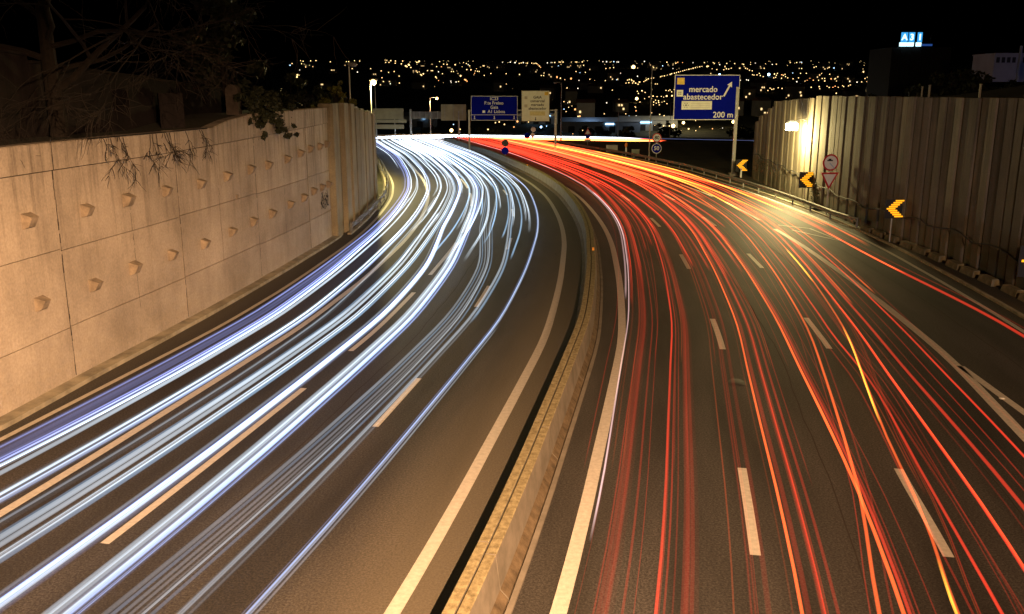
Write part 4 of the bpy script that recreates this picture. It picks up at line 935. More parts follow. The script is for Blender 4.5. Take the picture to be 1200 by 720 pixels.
# ------------------------------------------------------------------ far lamps
FAR=[(93,496,-7.8,1.16,0,2),(92,516,-6.8,1.2,0,2),(-30,452,-10.1,1.05,0,2),(84,476,-8.8,0.82,0,2),(121,500,-7.5,0.86,0,2),(89,536,-5.7,0.92,0,2),(222,1696,52.8,2.91,0,2),(96,708,3.4,1.21,0,2),(278,1240,31.3,1.62,2,2),(344,1240,31.2,1.62,2,2),(15,472,-9.2,0.61,2,2),(-55,1072,22.5,0.96,3,2),(70,1096,23.8,0.98,3,2),(56,1152,26.7,1.03,3,2),(3,504,-7.4,0.45,3,2),(-53,1056,21.7,0.94,3,2),(1,472,-9.2,0.42,3,2),(41,596,-2.6,0.53,3,2),(40,540,-5.5,0.48,3,2),(377,1092,23.5,0.97,3,2),(155,1064,22.0,0.53,0,1),(256,1388,39.1,0.69,0,1),(249,1368,37.9,0.68,0,1),(226,1288,33.8,0.64,0,1),(167,1108,24.4,0.55,0,1),(281,1472,43.5,0.73,0,1),(233,1312,35.1,0.65,0,1),(190,1172,27.8,0.58,0,1),(304,1556,47.2,0.77,0,1),(185,1152,26.7,0.57,0,1),(289,1496,44.8,0.74,0,1),(161,1092,23.5,0.54,0,1),(264,1416,40.6,0.7,0,1),(204,1216,30.0,0.6,0,1),(349,1724,54.0,0.85,0,1),(171,1116,24.8,0.55,0,1),(333,1664,51.5,0.82,0,1),(241,1340,36.5,0.66,0,1),(145,1016,19.5,0.5,0,1),(212,1240,31.3,0.61,0,1),(318,1608,49.3,0.79,0,1),(363,1772,55.9,0.87,0,1),(218,1264,32.6,0.62,0,1),(150,1040,20.8,0.51,0,1),(273,1448,42.2,0.71,0,1),(195,1184,28.4,0.58,0,1),(79,476,-8.8,0.38,0,5),(89,552,-4.8,0.44,0,5),(-19,364,-7.2,0.29,0,5),(39,540,-5.6,0.43,0,5),(222,704,3.0,0.56,0,6),(109,516,-6.6,0.41,0,5),(114,744,5.2,0.59,0,7),(125,744,5.2,0.59,0,7),(513,1352,37.1,1.07,0,6),(52,872,12.0,0.69,0,9),(-66,1188,28.6,0.94,0,8),(-121,1264,32.6,1.0,0,8),(-14,936,15.4,0.74,0,9),(373,1772,55.9,1.4,0,7),(-95,1152,26.6,0.91,0,8),(-268,1152,26.6,0.91,0,3),(-299,2988,104.5,2.36,0,4),(-266,2596,88.8,2.05,0,4),(-26,456,-9.8,0.36,0,5),(-12,456,-9.8,0.36,0,5),(-64,1444,42.0,1.14,0,9),(-17,456,-9.8,0.36,0,5),(-20,456,-9.8,0.36,0,5),(116,824,9.5,0.65,0,7),(130,748,5.4,0.59,0,7),(-214,1864,59.5,1.47,0,8),(-213,1864,59.5,1.47,0,8),(-229,2056,67.2,1.62,0,4),(-126,2056,67.2,1.62,0,4),(-229,2056,67.2,1.62,0,4),(-283,1220,30.3,0.96,0,3),(-9,496,-7.8,0.39,0,5),(402,1044,21.1,0.82,0,6),(-4,484,-8.3,0.38,0,5),(-122,1236,31.0,0.97,0,8),(89,460,-9.7,0.36,0,5),(-7,500,-7.5,0.39,0,5),(9,500,-7.6,0.39,0,5),(18,476,-8.9,0.24,2,5),(32,476,-8.7,0.24,1,5),(82,476,-8.8,0.24,0,5),(69,540,-5.4,0.27,2,5),(10,600,-2.5,0.3,1,9),(68,660,0.8,0.33,1,9),(34,600,-2.5,0.3,2,9),(40,660,0.8,0.33,1,9),(101,460,-9.6,0.23,3,5),(20,300,-5.0,0.15,3,5),(83,620,-1.3,0.31,0,7),(107,780,7.2,0.39,0,7),(107,780,7.2,0.39,0,7),(75,480,-8.7,0.24,0,5),(73,540,-5.4,0.27,1,5),(120,740,4.9,0.37,0,7),(384,1064,22.0,0.53,5,6),(270,1064,22.0,0.53,1,6),(-83,1044,20.9,0.52,3,8),(135,1024,20.0,0.51,0,7),(380,1004,19.0,0.5,0,6),(399,1004,18.8,0.5,0,6),(375,1004,18.8,0.5,1,6),(138,1004,18.9,0.5,0,7),(132,1004,18.9,0.5,0,7),(139,1004,18.9,0.5,0,7),(-120,984,17.8,0.49,0,8),(377,964,16.8,0.48,0,6),(-127,964,16.7,0.48,1,8),(331,924,14.6,0.46,0,6),(301,904,13.5,0.45,0,6),(325,904,13.5,0.45,0,6),(272,884,12.6,0.44,0,6),(304,884,12.6,0.44,0,6),(231,864,11.6,0.43,0,6),(54,864,11.5,0.43,0,9),(253,864,11.6,0.43,0,6),(140,824,9.5,0.41,0,7),(276,784,7.3,0.39,0,6),(-196,1388,39.1,0.69,0,8),(-55,1388,39.1,0.69,0,9),(109,684,2.0,0.34,0,7),(-107,1348,36.9,0.67,1,8),(-135,1348,36.9,0.67,0,8),(106,664,1.0,0.33,0,7),(-177,1328,35.8,0.66,0,8),(96,1308,34.9,0.65,2,9),(278,1308,34.9,0.65,0,7),(-52,1288,33.8,0.64,3,9),(151,1288,33.8,0.64,1,9),(358,1228,30.7,0.61,3,6),(319,1228,30.7,0.61,0,6),(-118,1208,29.6,0.6,0,8),(79,584,-3.2,0.29,3,5),(11,584,-3.2,0.29,1,5),(79,584,-3.3,0.29,3,5),(-132,1732,54.3,0.86,3,8),(-124,1732,54.3,0.86,3,8),(-196,1732,54.3,0.86,0,8),(-197,1732,54.3,0.86,0,8),(-372,1732,54.3,0.86,0,3),(55,1128,25.4,0.56,3,9),(86,564,-4.1,0.28,0,5),(410,1108,24.4,0.55,2,6),(323,1108,24.4,0.55,0,6),(357,1108,24.4,0.55,3,6),(58,1108,24.4,0.55,0,9),(51,1652,51.0,0.82,3,9),(74,544,-5.4,0.27,1,5),(-178,1632,50.3,0.81,0,8),(121,1068,22.2,0.53,2,9),(61,1068,22.2,0.53,0,9),(138,1068,22.2,0.53,0,7),(76,1048,21.2,0.52,1,9),(546,1572,47.9,0.78,2,6),(75,524,-6.3,0.26,1,5),(361,1028,20.2,0.51,0,6),(348,1028,20.2,0.51,0,6),(-68,1028,20.1,0.51,1,8),(326,1028,20.2,0.51,0,6),(-50,1028,20.1,0.51,3,9),(-97,2056,67.2,1.02,1,4),(266,1532,46.2,0.76,1,7),(-61,1008,19.0,0.5,1,8),(379,1492,44.5,0.74,0,6),(-65,988,18.1,0.49,1,8),(125,988,18.0,0.49,0,7),(-216,1956,63.2,0.97,0,4),(-468,1956,63.2,0.97,2,3),(151,1956,63.2,0.97,0,4),(523,1936,62.4,0.96,0,4),(-31,484,-8.3,0.24,2,5),(321,1452,42.5,0.72,0,7),(-328,1432,41.4,0.71,1,3),(-13,928,14.9,0.46,0,9),(361,1392,39.3,0.69,0,6),(107,464,-9.4,0.23,1,5),(-51,1372,38.2,0.68,0,9),(310,908,13.9,0.45,0,6),(604,1816,57.6,0.9,0,6),(318,908,13.9,0.45,3,6),(-273,2704,93.1,1.34,0,4),(281,888,12.8,0.44,0,6),(-265,2220,73.8,1.1,0,4),(314,888,12.8,0.44,0,6),(288,888,12.8,0.44,0,6),(309,888,12.8,0.44,3,6),(229,868,11.7,0.43,0,6),(62,868,11.7,0.43,1,9),(236,868,11.7,0.43,0,6),(471,2564,87.5,1.27,3,4),(185,2564,87.5,1.27,0,4),(108,2564,87.5,1.27,1,4),(118,2564,87.5,1.27,0,4),(-672,2988,104.5,1.48,0,3),(576,1696,52.8,0.84,0,6),(239,848,10.7,0.42,0,6),(-29,1272,33.0,0.63,0,9),(149,848,10.6,0.42,0,7),(524,2100,69.0,1.04,0,4),(589,2100,69.0,1.04,1,4),(540,2100,69.0,1.04,0,4),(-147,2100,69.0,1.04,0,4),(-205,2100,69.0,1.04,0,4),(355,1252,32.0,0.62,0,6),(94,2464,83.5,1.22,1,4),(-279,1212,29.8,0.6,0,3),(-422,3232,114.3,1.6,0,4),(-548,3232,114.3,1.6,0,4),(-406,3232,114.3,1.6,0,4),(310,2828,98.1,1.4,2,4),(57,2020,65.8,1.0,3,4),(-736,3232,114.3,1.6,0,3),(140,808,8.5,0.4,0,7),(277,2828,98.1,1.4,1,4),(288,2828,98.1,1.4,1,4),(-682,3232,114.3,1.6,0,3),(625,2384,80.3,1.18,1,4),(208,2748,94.9,1.36,0,4),(-679,3132,110.3,1.55,0,3),(-143,1172,27.7,0.58,0,8),(159,1172,27.8,0.58,1,7),(368,1556,47.2,0.77,0,7),(137,2708,93.3,1.34,0,4),(189,2708,93.3,1.34,0,4),(432,2708,93.3,1.34,0,4),(173,2708,93.3,1.34,0,4),(159,2708,93.3,1.34,0,4),(185,2708,93.3,1.34,0,4),(149,2708,93.3,1.34,0,4),(140,2708,93.3,1.34,0,4),(306,2708,93.3,1.34,1,4),(310,2708,93.3,1.34,1,4),(238,768,6.5,0.38,0,6),(462,1152,26.7,0.57,1,6),(-5,2668,91.7,1.32,1,4),(-509,2244,74.7,1.11,0,3),(323,1496,44.8,0.74,0,7),(346,1496,44.8,0.74,0,7),(-267,2244,74.7,1.11,0,4),(-487,2244,74.7,1.11,3,3),(302,1860,59.4,0.92,2,7),(93,1860,59.4,0.92,2,9),(430,1112,24.6,0.55,0,6),(332,1092,23.5,0.54,0,6),(120,728,4.4,0.36,0,7),(-71,1456,42.6,0.72,0,9),(524,2528,86.1,1.25,0,4),(493,2528,86.1,1.25,1,4),(31,2528,86.1,1.25,1,4),(548,2528,86.1,1.25,0,4),(8,2528,86.1,1.25,1,4),(40,1436,41.5,0.71,1,9),(48,1436,41.5,0.71,3,9),(136,1072,22.5,0.53,0,7),(475,1780,56.2,0.88,3,6),(102,708,3.4,0.35,0,7),(269,1052,21.4,0.52,1,6),(260,1052,21.4,0.52,1,6),(336,1052,21.4,0.52,3,6),(343,1052,21.4,0.52,3,6),(349,1052,21.4,0.52,0,6),(-478,3500,125.1,1.73,0,4),(462,2064,67.5,1.02,1,4),(-458,3400,121.0,1.68,0,4),(312,1012,19.3,0.5,1,6),(397,1012,19.3,0.5,0,6),(370,1012,19.3,0.5,1,6),(389,1012,19.3,0.5,0,6),(-107,1012,19.3,0.5,2,8),(829,2672,91.9,1.32,1,4),(-223,1336,36.3,0.66,1,8),(93,668,1.3,0.33,0,7),(109,668,1.2,0.33,0,7),(103,668,1.3,0.33,0,7),(821,2632,90.3,1.3,2,4),(439,2632,90.3,1.3,0,4),(470,2632,90.3,1.3,3,4),(393,1296,34.2,0.64,2,6),(416,2916,101.6,1.44,1,4),(389,972,17.2,0.48,0,6),(277,1276,33.1,0.63,0,7),(130,952,16.2,0.47,0,7),(9,2532,86.3,1.25,1,4),(-132,2532,86.3,1.25,0,4),(-26,2532,86.3,1.25,1,4),(167,1580,48.2,0.78,0,9),(41,628,-0.9,0.31,0,9),(-404,1864,59.5,0.92,0,3),(-58,1864,59.5,0.92,1,9),(-56,1864,59.5,0.92,1,9),(-85,1864,59.5,0.92,1,9),(10,1236,31.0,0.61,1,9),(54,1824,57.9,0.9,3,9),(318,1216,30.0,0.6,0,6),(154,1520,45.7,0.75,0,9),(475,1520,45.8,0.75,1,6),(49,1520,45.7,0.75,3,9),(321,1196,29.0,0.59,0,6),(61,2372,79.9,1.17,3,4),(-296,2352,79.1,1.16,0,4),(429,1176,27.9,0.58,1,6),(-296,2352,79.1,1.16,0,4),(244,872,11.9,0.43,0,6),(215,872,11.9,0.43,0,6),(572,1744,54.7,0.86,0,6),(468,1744,54.7,0.86,3,6),(493,2028,66.1,1.0,0,4),(38,2312,77.5,1.14,1,4),(504,2312,77.5,1.14,0,4),(55,2312,77.5,1.14,3,4),(535,2312,77.5,1.14,0,4),(18,2312,77.5,1.14,1,4),(-353,2596,88.8,1.28,0,4),(31,2596,88.8,1.28,1,4),(-344,2596,88.8,1.28,0,4),(550,2292,76.6,1.13,1,4),(-503,2860,99.4,1.41,1,4),(-223,2860,99.4,1.41,1,4),(-379,1704,53.1,0.84,0,3),(784,2556,87.2,1.26,2,4),(220,852,10.9,0.42,0,6),(766,2556,87.2,1.26,1,4),(-387,3084,108.3,1.52,0,4),(-363,3084,108.3,1.52,0,4),(-506,3084,108.3,1.52,0,4),(-363,3084,108.3,1.52,0,4),(-120,1400,39.7,0.69,0,8),(-122,1400,39.7,0.69,0,8),(60,2232,74.3,1.1,3,4),(-91,1116,24.7,0.55,0,8),(-544,2780,96.2,1.37,1,4),(-496,2780,96.2,1.37,1,4),(139,832,9.8,0.41,0,7),(231,832,9.7,0.41,0,6),(-173,1360,37.6,0.67,1,8),(94,1360,37.6,0.67,1,9),(-89,1360,37.6,0.67,0,8),(-173,1360,37.6,0.67,0,8),(-48,1360,37.6,0.67,0,9),(-86,1360,37.6,0.67,0,8),(-188,2172,71.8,1.07,0,4),(-160,2172,71.8,1.07,3,4),(248,1624,49.9,0.8,0,7),(24,2436,82.4,1.2,1,4),(178,1624,49.9,0.8,0,9),(613,2152,71.0,1.06,1,4),(570,2152,71.0,1.06,0,4),(54,528,-6.1,0.26,3,5),(-135,1320,35.5,0.65,0,8),(132,1056,21.6,0.52,0,7),(34,528,-6.0,0.26,0,5),(-101,1036,20.6,0.51,0,8),(383,1808,57.3,0.89,0,7),(379,1544,46.8,0.76,0,6),(389,1544,46.8,0.76,0,6),(420,1544,46.8,0.76,0,6),(407,1280,33.4,0.63,2,6),(428,1280,33.4,0.63,2,6),(342,1280,33.4,0.63,0,6),(399,1280,33.4,0.63,2,6),(367,1280,33.4,0.63,0,6),(-509,2296,76.8,1.13,3,3),(-113,2296,76.8,1.13,1,4),(-544,2296,76.8,1.13,1,3),(102,508,-7.1,0.25,0,5),(-116,1748,54.9,0.86,3,8),(-142,1748,54.9,0.86,3,8),(393,996,18.5,0.49,0,6),(10,1240,31.3,0.61,1,9),(438,1240,31.2,0.61,0,6),(347,1484,44.1,0.73,0,7),(-97,976,17.4,0.48,2,8),(131,976,17.4,0.48,0,7),(109,732,4.6,0.36,0,7),(-119,976,17.4,0.48,1,8),(395,976,17.3,0.48,0,6),(323,1220,30.2,0.6,0,6),(540,2176,72.0,1.07,1,4),(-36,1200,29.2,0.59,2,9),(424,2400,81.0,1.18,0,4),(41,1200,29.1,0.59,0,9),(51,2400,81.0,1.18,3,4),(38,1200,29.1,0.59,0,9),(369,956,16.4,0.47,0,6),(-6,956,16.4,0.47,0,9),(365,1424,40.9,0.7,0,6),(198,712,3.4,0.35,1,6),(108,712,3.5,0.35,0,7),(-144,1180,28.2,0.58,1,8),(400,1648,50.9,0.81,0,6),(537,1648,50.9,0.81,3,6),(505,1648,50.9,0.81,1,6),(564,1648,50.9,0.81,0,6),(-128,1404,39.9,0.69,1,8),(291,1404,39.9,0.69,0,7),(343,936,15.3,0.46,0,6),(280,936,15.3,0.46,0,6),(-204,1404,39.9,0.69,1,8),(467,1160,27.1,0.57,1,6),(457,1160,27.1,0.57,1,6),(315,1160,27.1,0.57,0,6),(343,1160,27.1,0.57,3,6),(108,692,2.4,0.34,0,7),(273,916,14.3,0.45,0,6),(334,916,14.3,0.45,0,6),(325,1140,26.0,0.56,0,6),(438,1140,26.0,0.56,0,6),(317,1120,25.0,0.55,0,6),(334,1120,25.0,0.55,0,6),(38,672,1.5,0.33,1,9),(-166,1568,47.7,0.77,0,8),(347,1120,25.0,0.55,0,6),(407,1772,55.9,0.87,0,7),(276,1324,35.7,0.65,0,7),(105,1324,35.7,0.65,1,9),(369,1100,24.0,0.54,0,6),(420,1100,24.0,0.54,0,6),(385,1100,24.0,0.54,0,6),(372,1100,24.0,0.54,0,6),(110,652,0.3,0.32,0,7),(91,1080,22.9,0.53,1,9),(-230,1508,45.3,0.74,0,8),(-260,1508,45.3,0.74,1,8),(243,856,11.1,0.42,0,6),(45,632,-0.7,0.31,0,9),(-8,1264,32.6,0.62,1,9),(-95,1264,32.6,0.62,0,8),(416,1264,32.5,0.62,2,6),(409,1264,32.5,0.62,2,6),(91,836,10.0,0.41,2,9),(93,1040,20.8,0.51,1,9),(105,1040,20.8,0.51,1,9),(135,1040,20.8,0.51,0,7),(367,1244,31.5,0.61,3,6),(427,1244,31.5,0.61,2,6),(331,1448,42.2,0.71,0,7),(111,816,9.0,0.4,0,7),(111,816,9.0,0.4,0,7),(-59,1020,19.6,0.5,1,8),(353,1204,29.5,0.59,0,6),(344,1204,29.5,0.59,0,6),(115,796,8.0,0.39,0,7),(-39,592,-2.8,0.29,2,5),(148,980,17.6,0.48,0,7),(128,980,17.6,0.48,0,7),(131,980,17.6,0.48,0,7),(121,980,17.6,0.48,0,9),(149,960,16.5,0.47,0,7),(151,960,16.5,0.47,0,7),(-134,940,15.5,0.46,0,8),(-8,940,15.5,0.46,1,9),(-263,1124,25.2,0.55,0,3),(-158,1124,25.2,0.55,3,8),(-266,1124,25.2,0.55,0,3),(116,736,4.8,0.36,0,7),(190,716,3.8,0.35,1,6),(261,880,12.3,0.43,0,6),(254,880,12.3,0.43,0,6),(220,860,11.3,0.42,0,6),(287,860,11.3,0.42,0,6),(112,676,1.7,0.33,0,7),(144,840,10.2,0.41,0,7),(103,656,0.6,0.32,3,7),(116,820,9.3,0.4,0,7),(98,636,-0.3,0.31,0,7),(102,636,-0.3,0.31,0,7),(97,472,-9.1,0.23,1,5),(83,616,-1.6,0.3,3,7),(38,616,-1.6,0.3,3,9),(35,452,-10.1,0.22,3,5),(80,432,-9.4,0.21,2,5),(34,576,-3.6,0.28,0,5),(87,432,-9.4,0.21,2,5),(56,556,-4.5,0.27,1,5),(69,556,-4.5,0.27,4,5)]
LC = [(1,.66,.26),(1,.88,.66),(.45,.72,1),(1,.42,.13),(1,.12,.08),(.2,.9,.6)]
LN = ['amber','white','blue','orange','red','green']
LM = [emit('far_lamp_'+LN[i], c, [3.2,2.6,3.0,2.6,2,2][i]) for i, c in enumerate(LC)]
M_big = emit('far_lamp_strong', (1,.66,.24), 9); M_bigb = emit('far_lamp_strong_blue', (.4,.7,1), 9)
WHERE = {1:'in the long diagonal row above the blue exit sign', 2:'standing out large among the valley and hillside lights', 3:'in the small cluster left of the dark trees',
         4:'in the row along the skyline', 5:'low in the valley just above the far bend', 6:'on the hillside right of the blue exit sign', 7:'on the hillside around the blue exit sign',
         8:'on the hillside left of the blue gantry sign', 9:'on the hillside above the gantry signs'}
base = {}
bm = bmesh.new(); bmesh.ops.create_icosphere(bm, subdivisions=1, radius=1)
for i in range(8):
    me = bpy.data.meshes.new('lamp_globe'); bm.to_mesh(me); me.materials.append(LM[i] if i < 6 else (M_big, M_bigb)[i-6]); base[i] = me
for k, (x, y, z, r, c, cl) in enumerate(FAR[:292]):
    mi = c
    if cl == 2 and r/y*1050 > 1.2: mi = 7 if c == 2 else 6
    o = link('far_lamp', base[mi], label='tiny %s lamp %s' % (LN[c], WHERE[cl]), cat='lamp', group='%s lamps %s' % (LN[c], WHERE[cl]))
    q = .7 + .6*((k*7919) % 97)/97; o.location = (x, y, z); o.scale = (r*q, r*q, r*q)
rest = MB(); vs = [v.co.copy() for v in bm.verts]; fs = [tuple(v.index for v in f_.verts) for f_ in bm.faces]
for k, (x, y, z, r, c, cl) in enumerate(FAR[292:]):
    rest.add([(x+v.x*r, y+v.y*r, z+v.z*r) for v in vs], fs)
rr = random.Random(31)
for k in range(120):
    y = rr.choice([rr.uniform(600, 3300), rr.uniform(1500, 3400)]); x = y*(rr.uniform(-.12, .41)); z = zfar(y)+2; r = y/1050*rr.uniform(.15, .35)
    rest.add([(x+v.x*r, y+v.y*r, z+v.z*r) for v in vs], fs)
rest.build('city_lights', LM[0], kind='stuff')
bm.free()

# ------------------------------------------------------------------ light trails
def glow_mat(name, c, s, p=.7):
    m = bpy.data.materials.new(name); m.use_nodes = True; n = m.node_tree.nodes; l = m.node_tree.links; n.clear()
    out = n.new('ShaderNodeOutputMaterial'); add = n.new('ShaderNodeAddShader'); em = n.new('ShaderNodeEmission'); tr = n.new('ShaderNodeBsdfTransparent')
    em.inputs[0].default_value = (*c, 1)
    at = n.new('ShaderNodeAttribute'); at.attribute_name = 'glow'
    lw_ = n.new('ShaderNodeLayerWeight'); lw_.inputs[0].default_value = .5
    inv = n.new('ShaderNodeMath'); inv.operation = 'SUBTRACT'; inv.inputs[0].default_value = 1; l.new(lw_.outputs['Facing'], inv.inputs[1])
    pw_ = n.new('ShaderNodeMath'); pw_.operation = 'POWER'; pw_.inputs[1].default_value = p; l.new(inv.outputs[0], pw_.inputs[0])
    m1 = n.new('ShaderNodeMath'); m1.operation = 'MULTIPLY'; l.new(pw_.outputs[0], m1.inputs[0]); l.new(at.outputs['Fac'], m1.inputs[1])
    # vehicle lamps throw their light along the lane, little of it sideways
    al = n.new('ShaderNodeAttribute'); al.attribute_name = 'beam'; ge = n.new('ShaderNodeNewGeometry')
    dt = n.new('ShaderNodeVectorMath'); dt.operation = 'DOT_PRODUCT'; l.new(al.outputs['Vector'], dt.inputs[0]); l.new(ge.outputs['Incoming'], dt.inputs[1])
    mx = n.new('ShaderNodeMath'); mx.operation = 'MAXIMUM'; mx.inputs[1].default_value = 0; l.new(dt.outputs['Value'], mx.inputs[0])
    p3 = n.new('ShaderNodeMath'); p3.operation = 'POWER'; p3.inputs[1].default_value = 2.5; l.new(mx.outputs[0], p3.inputs[0])
    ma = n.new('ShaderNodeMath'); ma.operation = 'MULTIPLY_ADD'; ma.inputs[1].default_value = .9; ma.inputs[2].default_value = .1; l.new(p3.outputs[0], ma.inputs[0])
    m3 = n.new('ShaderNodeMath'); m3.operation = 'MULTIPLY'; l.new(m1.outputs[0], m3.inputs[0]); l.new(ma.outputs[0], m3.inputs[1])
    m2 = n.new('ShaderNodeMath'); m2.operation = 'MULTIPLY'; m2.inputs[1].default_value = s; l.new(m3.outputs[0], m2.inputs[0])
    l.new(m2.outputs[0], em.inputs[1]); l.new(em.outputs[0], add.inputs[0]); l.new(tr.outputs[0], add.inputs[1]); l.new(add.outputs[0], out.inputs[0])
    return m
GM = {'w': glow_mat('headlight_glow', (.74, .87, 1), 1.0), 'b': glow_mat('headlight_glow_blue', (.4, .54, 1), 1.0), 's': glow_mat('headlight_glow_sky', (.42, .68, 1), 1.0),
      'v': glow_mat('headlight_glow_violet', (.38, .46, 1), .8),
      'r': glow_mat('tail_light_glow', (1, .05, .022), 1.0), 'o': glow_mat('tail_light_glow_orange', (1, .13, .028), 1.0), 'y': glow_mat('indicator_glow', (1, .5, .05), 1.0),
      'p': glow_mat('headlight_glow_pink', (1, .62, .6), 1.0)}
def trail(label, cat, group, pts, z, strands, prof):
    """strands: (offset, half width, strength, colour, s0, s1)"""
    ms = []; v = []; f = []; gl = []; mi = []; bm_ = []
    br = random.Random(len(label)*31+ord(label[0])+len(strands)); full = []
    for (o, w_, st, c, a, b) in strands:
        if w_ < .06: full.append((o, w_, st*.9, c, a, b)); continue
        full.append((o, w_*.9, st*.25, c, a, b))
        for q in range(6):
            full.append((o + br.uniform(-.85, .85)*w_, w_*br.uniform(.08, .24), st*br.uniform(.3, 1.15), c, a + (br.uniform(0, 9) if a > 8 else 0), b))
    for (o, w_, st, c, a, b) in full:
        ph = br.uniform(0, 9); fl_ = br.uniform(.05, .22)
        if c not in ms: ms.append(c)
        ss = frange(a, b, 1.6); k0 = len(v); n = 8
        for i, s in enumerate(ss):
            d = sip(s, pts) + o; b_, nn = _at(s)
            cx, cy = b_.x+nn.x*d, b_.y+nn.y*d; cz = z + zr(s)
            end = min(1, (s-a)/1.5 + .0, (b-s)/1.5) if (a > 8) else min(1, (b-s)/1.5)
            for j in range(n):
                q = 2*math.pi*(j+.5)/n
                v.append((cx+nn.x*w_*math.cos(q), cy+nn.y*w_*math.cos(q), cz+w_*math.sin(q))); gl.append(st*ip(s, prof)*max(0, end)*(1+fl_*math.sin(s*.31+ph)+fl_*.6*math.sin(s*.87+ph*2))); bm_ += [nn.y, -nn.x, 0]
        for i in range(len(ss)-1):
            for j in range(n):
                j2 = (j+1) % n; f.append((k0+i*n+j, k0+i*n+j2, k0+(i+1)*n+j2, k0+(i+1)*n+j)); mi.append(ms.index(c))
    me = bpy.data.meshes.new('light_trail'); me.from_pydata(v, [], f); me.update()
    for c in ms: me.materials.append(GM[c])
    me.polygons.foreach_set('material_index', mi)
    at = me.attributes.new('glow', 'FLOAT', 'POINT'); at.data.foreach_set('value', gl)
    at = me.attributes.new('beam', 'FLOAT_VECTOR', 'POINT'); at.data.foreach_set('vector', bm_)
    for p in me.polygons: p.use_smooth = True
    o = bpy.data.objects.new('light_trail', me); COL.objects.link(o); tag(o, label, cat, group)
    return o
WP = [(8,.75),(15,.72),(25,.85),(40,1.4),(60,2.2),(100,2.8),(158,3.5),(172,7),(195,4),(213,2),(230,1.1),(320,.8)]
E_ = 246
# (offset control points, label words, strands)
WT = [
 ([(10,-12.15),(25,-12.0),(55,-12.9),(85,-13.3),(120,-13.4),(300,-13.2)], 'dim violet streak hugging the kerb under the left wall', [(0,.07,.6,'v',-6,318),(.22,.05,.4,'v',-6,120),(.38,.04,.35,'v',-6,90)]),
 ([(10,-11.75),(25,-11.3),(55,-12.5),(85,-13.0),(120,-12.9),(300,-12.8)], 'violet blue streak, second out from the left wall', [(0,.11,1.2,'v',-6,E_),(.24,.07,1.3,'w',-6,E_)]),
 ([(10,-11.1),(25,-10.9),(55,-11.9),(85,-12.2),(120,-12.4),(300,-12.2)], 'thin crisp white streak, third out from the left wall', [(0,.05,1.0,'w',-6,E_),(-.3,.04,.5,'b',24,70)]),
 ([(10,-10.25),(25,-10.0),(55,-11.0),(85,-11.3),(120,-11.5),(300,-11.4)], 'wide pale blue streak just above the sandy lane line', [(0,.15,.75,'w',-6,E_),(.12,.08,.45,'b',-6,200)]),
 ([(10,-9.4),(25,-9.2),(55,-10.5),(85,-10.2),(120,-10.6),(300,-10.6)], 'faint grey streak just below the sandy lane line', [(0,.09,.22,'w',-6,70),(.1,.05,.8,'w',60,E_)]),
 ([(10,-8.95),(25,-8.75),(40,-9.1),(55,-9.8),(85,-9.6),(120,-9.8),(300,-9.8)], 'sharp white double streak between the sandy line and the long dashes', [(0,.055,1.2,'w',-6,E_),(.2,.05,.9,'w',-6,60),(-.12,.03,.4,'s',-6,50)]),
 ([(10,-8.45),(25,-8.25),(40,-8.6),(55,-9.2),(85,-9.1),(120,-9.2),(300,-9.2)], 'blue white streak, sixth out from the left wall', [(0,.08,.85,'w',-6,E_),(.14,.04,.7,'s',-6,E_)]),
 ([(10,-7.3),(25,-7.3),(40,-7.7),(55,-8.75),(85,-8.5),(120,-8.4),(300,-8.5)], 'thick sky blue streak running just above the long lane dash', [(0,.16,1.2,'b',-6,E_),(.03,.1,.8,'w',-6,E_),(-.22,.03,.3,'w',-6,80)]),
 ([(10,-6.2),(25,-6.3),(40,-6.7),(55,-7.4),(85,-7.3),(120,-7.2),(300,-7.4)], 'thickest bright blue white streak just below the long lane dash', [(0,.17,1.0,'w',-6,E_),(.1,.12,.8,'b',-6,E_),(.3,.06,.5,'b',-6,90),(-.2,.04,.6,'w',-6,200)]),
 ([(10,-5.55),(25,-5.1),(40,-5.3),(55,-6.6),(85,-6.4),(120,-6.2),(300,-6.4)], 'faint bundle of fine grey blue streaks in the middle lane', [(0,.04,.35,'w',-6,E_),(.12,.03,.35,'s',-6,80),(.26,.03,.3,'w',-6,E_),(.38,.025,.25,'w',-6,60)]),
 ([(10,-5.0),(25,-4.6),(40,-4.9),(55,-6.0),(85,-5.4),(120,-5.2),(300,-5.3)], 'second faint bundle of grey streaks beside the short lane dashes', [(0,.07,.3,'w',-6,E_),(.16,.03,.3,'s',-6,E_)]),
 ([(10,-4.35),(25,-4.2),(40,-4.2),(55,-4.8),(85,-4.5),(120,-4.3),(300,-4.4)], 'wide dull grey streak left of the short lane dashes', [(0,.12,.22,'w',-6,E_),(.1,.05,.4,'s',30,E_)]),
 ([(10,-3.4),(25,-3.2),(40,-3.1),(55,-3.1),(85,-3.1),(120,-3.1),(300,-3.2)], 'innermost slate blue streak nearest the median edge line', [(0,.09,.3,'b',-6,E_),(.02,.04,.4,'w',-6,325),(.13,.02,.35,'w',-6,30)]),
]
for i, (p, lb, st) in enumerate(WT):
    trail(lb, 'light trail', 'white headlight trails on the left carriageway', p, .62, st, WP)
